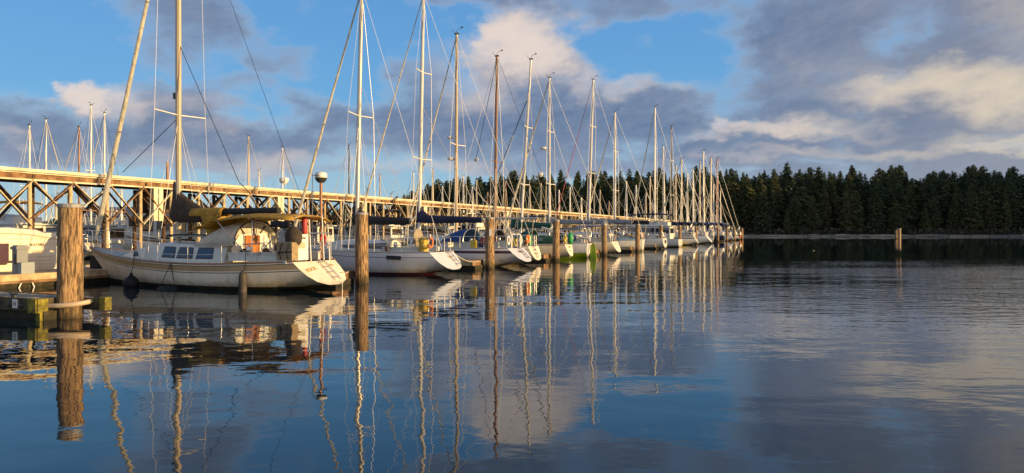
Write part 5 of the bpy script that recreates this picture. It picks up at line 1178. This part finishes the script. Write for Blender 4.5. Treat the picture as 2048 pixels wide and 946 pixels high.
# --- boats on the inner side of the main dock (bows towards the dock), seen between the front boats
inner=[(1011,360,'wood_spar','canvas_black','small sloop with varnished mast behind the wooden masted ketch'),
 (945,372,'white_spar','canvas_navy','inner row sloop behind the navy boom cover'),
 (1163,395,'alu','canvas_grey','inner row sloop with short mast left of the red jibbed one'),
 (1253,362,'white_spar','canvas_blue','inner row sloop with red running lines and white mast'),
 (1292,385,'tan_spar','canvas_grey','inner row sloop with short tan mast'),
 (1330,292,'white_spar','canvas_navy','inner row sloop with leaning white mast beside the black mast'),
 (1352,330,'tan_spar','canvas_black','inner row sloop with tan mast between two taller masts'),
 (1375,345,'white_spar','canvas_blue','inner row sloop with white mast and blue boom cover'),
 (1400,323,'tan_spar','canvas_black','inner row sloop just left of the tallest far mast'),
 (1427,368,'white_spar','canvas_grey','inner row sloop with the short mast at the outer end')]
for i,(px,top,mc,cc,lab) in enumerate(inner):
    D=Dpx(34.2,px); p=P(-34.2,D); L_=8.6+.5*(i%3)
    st=p+EB*4.4     # stern away from the dock, bow pointing at it
    b=Boat(lab,(st.x,st.y),L_,B=2.9,fs=1.05,fb=1.35,rev=.4,zt=.2,hull=['gelcoat','grey_hull','cream'][i%3],stripe=['stripe_blue',None][i%2],boot='stripe_dark',bottom='bottom_blue',over=1.,bs=.6,n=12,rz=RZ+pi,group='sailboats on the inner side of the main dock')
    b.cabin(2.6,6.8,h=.45,wins=[(3.2,4.1),(4.4,5.2)],front=1.2,frames=False)
    b.mast(4.4,zy(top,D),r=.09,m=mc,spread=((.45,.95),),bow=L_-.1,furl=[None,.08][i%2],detail=False,lean=(-.4 if px==1330 else 0)); b.boom(4.4,3.4,2.3,cover=cc,peak=.4,r=.24); b.rails(3,.6,r=.035)
    if i%2: b.dodger(2.,3.2,w=1.,h=.6,m=cc)
# --- sailboats beyond the pier: mast px, top y, a-offset
back=[(59,250,75,'white_spar',1,'distant sloop with dark backstay, leftmost mast above the pier'),
 (92,238,76,'white_spar',1,'distant sloop with white spreaders, second mast from the left'),
 (158,253,72,'wood_spar',1,'distant schooner rigged boat with short wooden mast and many stays'),
 (182,210,74,'white_spar',0,'distant tall sloop with thick white mast left of the furled jib'),
 (209,225,76,'white_spar',0,'distant sloop with slim mast and blue sail cover near the furled jib'),
 (497,272,78,'tan_spar',0,'distant sloop with grey brown mast right of the cream sloop rigging'),
 (518,341,90,'white_spar',0,'distant small boat with very short mast above the pier'),
 (565,295,76,'white_spar',1,'distant sloop with a round white radar dome halfway up'),
 (698,290,74,'black_spar',1,'distant sloop with dark mast left of the red bottomed sloop mast'),
 (760,350,90,'tan_spar',0,'distant sloop with short tan mast between two front masts'),
 (827,345,86,'white_spar',0,'distant sloop with white mast left of the navy covered mast'),
 (866,338,80,'tan_spar',0,'distant sloop with tan mast right of the navy covered mast'),
 (953,360,76,'tan_spar',0,'distant sloop with tan mast in front of the left trees'),
 (927,352,84,'white_spar',0,'distant sloop with white mast before the first trees'),
 (112,395,60,'tan_spar',0,'distant mast low behind the pier braces at far left'),
 (243,372,66,'white_spar',0,'distant sloop with blue rolled jib seen through the pier'),
 (434,378,70,'white_spar',0,'distant low masted boat behind the brown sail heap'),
 (610,385,64,'tan_spar',0,'distant low masted boat behind the radar pole'),
 (783,388,60,'white_spar',0,'distant low masted boat behind the black boom cover'),
 (1060,372,60,'tan_spar',1,'distant sloop behind the raked white mast'),
 (1118,380,60,'white_spar',0,'distant sloop seen between the far piles'),
 (975,384,58,'wood_spar',0,'distant boat with low varnished mast left of the wooden masted ketch'),
 (1026,396,66,'white_spar',0,'distant boat with low white mast left of the raked mast'),
 (1082,366,64,'tan_spar',0,'distant sloop with tan mast left of the grey awning cutter'),
 (1140,374,58,'white_spar',0,'distant sloop with white mast left of the red jib'),
 (1200,380,62,'tan_spar',0,'distant sloop with tan mast left of the boxy white sailboat mast'),
 (1218,402,56,'wood_spar',0,'distant low varnished mast above the person'),
 (1272,370,60,'white_spar',0,'distant sloop with white mast over the round sterned boat'),
 (1300,352,58,'tan_spar',1,'distant sloop with tan mast beside the tall slim mast'),
 (1347,368,56,'white_spar',0,'distant sloop with white mast behind the motor yacht'),
 (1395,372,54,'wood_spar',0,'distant sloop with varnished mast near the black bottomed boat'),
 (885,372,72,'white_spar',0,'distant sloop with white mast at the left end of the trees'),
 (640,400,62,'white_spar',0,'distant low mast right under the radar dome'),
 (735,378,66,'tan_spar',0,'distant sloop with tan mast right of the second pile')]
for i,(px,top,a,mc,sp_,lab) in enumerate(back):
    D=Dpx(a,px); p=P(-a,D); L_=8.5+(i%3)*.6; rz=RZ+(pi if i%2 else 0); eb=Vector((cos(rz),sin(rz),0)); st=p-eb*4.2
    b=Boat(lab,(st.x,st.y),L_,B=2.9,fs=1.05,fb=1.35,rev=.4,zt=.2,hull=['gelcoat','grey_hull','cream','navy_hull'][i%4],stripe=['stripe_blue',None,'stripe_dark'][i%3],boot='stripe_dark',bottom='bottom_blue',over=1.,bs=.6,n=10,rz=rz,group='distant sailboats beyond the pier')
    b.cabin(2.6,6.6,h=.45,wins=[(3.2,4.1),(4.4,5.2)],front=1.2,frames=False)
    b.mast(4.2,zy(top,D),r=.09,m=mc,spread=((.45,.95),) if sp_ else ((.5,.5),),bow=L_-.1,furl=[None,.07,.05][i%3],jibm='sail' if px!=243 else 'canvas_blue',detail=False,aft_m='black_line' if px in(59,92,209) else 'wire')
    b.boom(4.2,3.3,2.3,cover=['canvas_blue','canvas_navy','canvas_green','canvas_grey'][i%4],peak=.4,r=.25); b.rails(3,.6,r=.035)
    if px==565:
        zz=zy(360,D); mb=MB(); mb.lathe([(0,-.75),(.55,-.35),(.68,.0),(.66,.3),(.3,.42),(0,.45)],(4.2,.3,zz),16); b.part(mb,'radar_dome','white_p',b.mo)
# --- motor boats under and beyond the pier
mot=[(20,47,'gelcoat','canvas_yellow',1,'white motor cruiser with yellow canopy at the left edge behind the pier'),
 (62,50,'gelcoat',None,0,'small white cabin boat between the first pier posts'),
 (118,58,'grey_hull','canvas_blue',0,'small grey cruiser with blue cover left of the thick pile'),
 (205,56,'gelcoat','canvas_navy',0,'small cruiser with navy cover behind the cream sloop bow'),
 (180,84,'gelcoat',None,0,'distant white cabin boat right of the thick pile'),
 (520,62,'gelcoat','canvas_green',1,'white cruiser with green flybridge top behind the yellow tarps'),
 (610,58,'gelcoat',None,0,'white cabin boat behind the radar pole'),
 (665,66,'gelcoat','canvas_blue',0,'white cruiser with bright blue cover behind the second sloop bow'),
 (760,64,'grey_hull',None,1,'grey flybridge cruiser behind the black boom cover'),
 (805,80,'gelcoat','canvas_cream',0,'cream topped cruiser behind the second sloop cockpit'),
 (870,70,'gelcoat','canvas_grey',0,'grey topped cruiser behind the yellow outboard bag'),
 (935,78,'cream',None,1,'cream flybridge cruiser behind the blue spray hood'),
 (1000,84,'gelcoat','canvas_navy',0,'white cruiser behind the wooden masted ketch'),
 (1075,90,'gelcoat',None,1,'white flybridge cruiser behind the green boom cover'),
 (330,80,'gelcoat','canvas_blue',0,'distant cruiser with blue cover beyond the trawler'),
 (455,84,'gelcoat',None,1,'distant flybridge cruiser above the cream sloop cabin')]
for i,(px,D,hc,cv,fly,lab) in enumerate(mot):
    x=(px-CX)/F*D; rz=RZ+(pi if i%3==1 else 0); eb=Vector((cos(rz),sin(rz),0)); st=Vector((x,D,0))-eb*3.8
    motorboat(lab,(st.x,st.y),7.6+(i%3)*.6,2.8,rz=rz,hull=hc,fly=bool(fly),cover=cv,simple=D>70,group='motorboats behind the pier',win='glass' if i%2 else 'glass_brown')
# --- buildings far left
def shed(label,x0,x1,D,h,roofh,wall,roof,depth=14,wins=0):
    r=empty('harbour_shed',((x0+x1)/2,D,0)); tag(r,label,'building'); w=x1-x0
    mb=MB(); mb.box((0,depth/2,h/2),(w,depth,h)); wl=mb.build('wall',M[wall],r)
    mb=MB(); mb.add([(-w/2-.4,-.4,h),(w/2+.4,-.4,h),(w/2+.4,depth+.4,h),(-w/2-.4,depth+.4,h),(-w/2-.4,depth/2,h+roofh),(w/2+.4,depth/2,h+roofh)],[(0,1,5,4),(2,3,4,5),(0,4,3),(1,2,5),(0,3,2,1)]); mb.build('roof',M[roof],r)
    for k in range(wins):
        xx=-w/2+w*(k+.5)/wins; mb=MB(); mb.box((xx,-.03,h*.6),(w/wins*.5,.06,h*.32)); fr=mb.build('window',M['frame'],wl); mb=MB(); mb.box((xx,-.07,h*.6),(w/wins*.42,.02,h*.26)); mb.build('pane',M['glass'],fr)
    mb=MB(); mb.box((w*.3,-.04,h*.3),(2.6,.08,h*.6)); mb.build('door',M['dark_metal'],wl)
D=150.; X=lambda px,D:(px-CX)/F*D
shed('long blue grey shed far behind the pier left of the trawler',X(122,D),X(262,D),D,5.2,2.2,'shed','shed_roof',wins=5)
D=120.; shed('small cream building right of the blue grey shed',X(264,D),X(288,D),D,4.2,.7,'house_wall','shed_roof',depth=6,wins=2)
# floating docks for the boats beyond
for a,lab in((-64,'second floating dock beyond the pier'),(-52,'floating dock just beyond the pier')):
    org=P(a,34); L_=150; r=empty('far_dock',(org.x,org.y,0),RZ-pi/2); tag(r,lab,'dock'); mb=MB(); mb.box((L_/2,0,.3),(L_,1.8,.34)); mb.build('deck',M['plank'],r)
    for s_ in(1,-1): mb=MB(); mb.box((L_/2,s_*.95,.30),(L_,.1,.3)); mb.build('side_timber',M['timber'],r)
# small things on the main dock
def dock_box(px,a,label,sz=(.9,.5,.5),m='white_p',nm='dock_box'):
    D=Dpx(a,px); p=P(-a,D,.465); r=empty(nm,p,RZ-pi/2); tag(r,label,'dock box'); mb=MB(); mb.box((0,0,sz[2]/2),sz); mb.build('body',M[m],r); mb=MB(); mb.box((0,0,sz[2]+.03),(sz[0]+.06,sz[1]+.06,.06)); mb.build('lid',M[m],r)
dock_box(199,27.6,'dark dock box beside the bow of the cream sloop',(.5,.4,.45),'canvas_black')
dock_box(672,27.8,'white dock box near the bow of the second sloop'); dock_box(930,27.6,'white dock box behind the blue spray hood')
# mooring lines
def rope(label,p0,p1,s_=.25,r=.02,m='rope'):
    mb=MB(); p0=Vector(p0); mb.tube([p-p0 for p in sag(p0,p1,s_,10)],r,5); o=mb.build('mooring_line',M[m],None,p0); tag(o,label,'rope')
rope('pale mooring line from the cream sloop bow to the dock',B1.W(10.5,.1,1.3),B1.W(11.2,.9,.5),.35)
rope('mooring line drooping under the cream sloop stern',B1.W(.1,-1.0,1.05),P(-16.6,25.2,.45),.25)
rope('mooring line at the stern of the red bottomed sloop',B2.W(.1,-1.0,1.05),P(-16.8,36.2,.45),.3)
rope('crossed white mooring line right of the green cloths',B5.W(.4,-1.2,1.1),P(-16.4,48,.3),.5)
rope('white rope coiled slack along the near walkway edge',P(-26.3,24.6,.42),P(-26.3,25.3,.40),.06,.025)
# ------------------------------------------------------------------ person
def person():
    p=PILES[5][1]+EB*2.0-ER*.6; p.z=.455
    root=empty('person',p,RZ+pi*.62); tag(root,'person in dark jacket, trousers and cap standing on the dock, hands in front','person')
    V=[(0,0,.92,.15,.12)]; E=[]
    def add(pv,x,y,z,r,r2=None): V.append((x,y,z,r,r2 or r)); E.append((pv,len(V)-1)); return len(V)-1
    sp1=add(0,0,.01,1.10,.145,.11); sp2=add(sp1,0,.0,1.28,.17,.12); nk=add(sp2,0,0,1.44,.085,.07); nk2=add(nk,0,.02,1.51,.055); hd=add(nk2,0,.03,1.60,.088,.10); hd2=add(hd,0,.025,1.68,.088,.098); hd3=add(hd2,0,.02,1.74,.06)
    ns=add(hd,0,.125,1.605,.018)
    hands=[]
    for s_ in(-1,1):
        h=add(0,s_*.10,0,.86,.105); k=add(h,s_*.115,.03,.49,.068); a=add(k,s_*.12,-.01,.10,.045); f=add(a,s_*.13,.07,.04,.042); add(f,s_*.14,.17,.03,.035)
        s2=add(sp2,s_*.17,0,1.38,.07); e=add(s2,s_*.26,-.03,1.12,.052); w=add(e,s_*.14,.18,.98,.034); hn=add(w,s_*.08,.24,.97,.036)
        for q in range(4): f1=add(hn,s_*(.05-.012*q),.285-.004*q,.99-.024*q,.010); add(f1,s_*(.02-.01*q),.29,.985-.024*q,.009)
        th=add(hn,s_*.07,.27,1.02,.011); add(th,s_*.05,.295,1.035,.009)
    me=bpy.data.meshes.new('body'); me.from_pydata([v[:3] for v in V],E,[]); o=bpy.data.objects.new('body',me); COL.objects.link(o)
    o.modifiers.new('skin','SKIN'); 
    for i,v in enumerate(V): me.skin_vertices[0].data[i].radius=(v[3],v[4]); me.skin_vertices[0].data[i].use_root=(i==0)
    o.modifiers.new('sub','SUBSURF').levels=2
    dg=bpy.context.evaluated_depsgraph_get(); dg.update(); m2=bpy.data.meshes.new_from_object(o.evaluated_get(dg)); bpy.data.objects.remove(o)
    for m in('skin','jacket','trousers','rubber'): m2.materials.append(M[m])
    for f in m2.polygons:
        c=f.center; f.use_smooth=True; f.material_index = 3 if c.z<.09 else 2 if c.z<.90 else 0 if (c.z>1.47 or (c.y>.215 and c.z<1.06)) else 1
    o=bpy.data.objects.new('body',m2); COL.objects.link(o); o.parent=root
    mb=MB(); mb.lathe([(.108,1.66),(.112,1.70),(.10,1.76),(.05,1.80),(0,1.805)],(0,.02,0),16); mb.box((0,.14,1.675),(.14,.10,.015)); mb.build('cap',M['hair'],root)
    for s_ in(-1,1): mb=MB(); mb.lathe([(0,-.012),(.012,0),(0,.012)],(s_*.035,.118,1.64),8); mb.build('eye',M['rubber'],root)
    mb=MB(); mb.box((0,.122,1.565),(.045,.01,.010)); mb.build('mouth',M['red'],root)
    for s_ in(-1,1): mb=MB(); mb.lathe([(0,-.03),(.015,-.01),(.018,.015),(0,.03)],(s_*.095,.02,1.62),8); mb.build('ear',M['skin'],root)
    # jacket collar and hem
    mb=MB(); mb.lathe([(.085,1.44),(.095,1.48),(.08,1.50)],(0,.0,0),14,sy=.85); mb.build('collar',M['jacket'],root)
person()
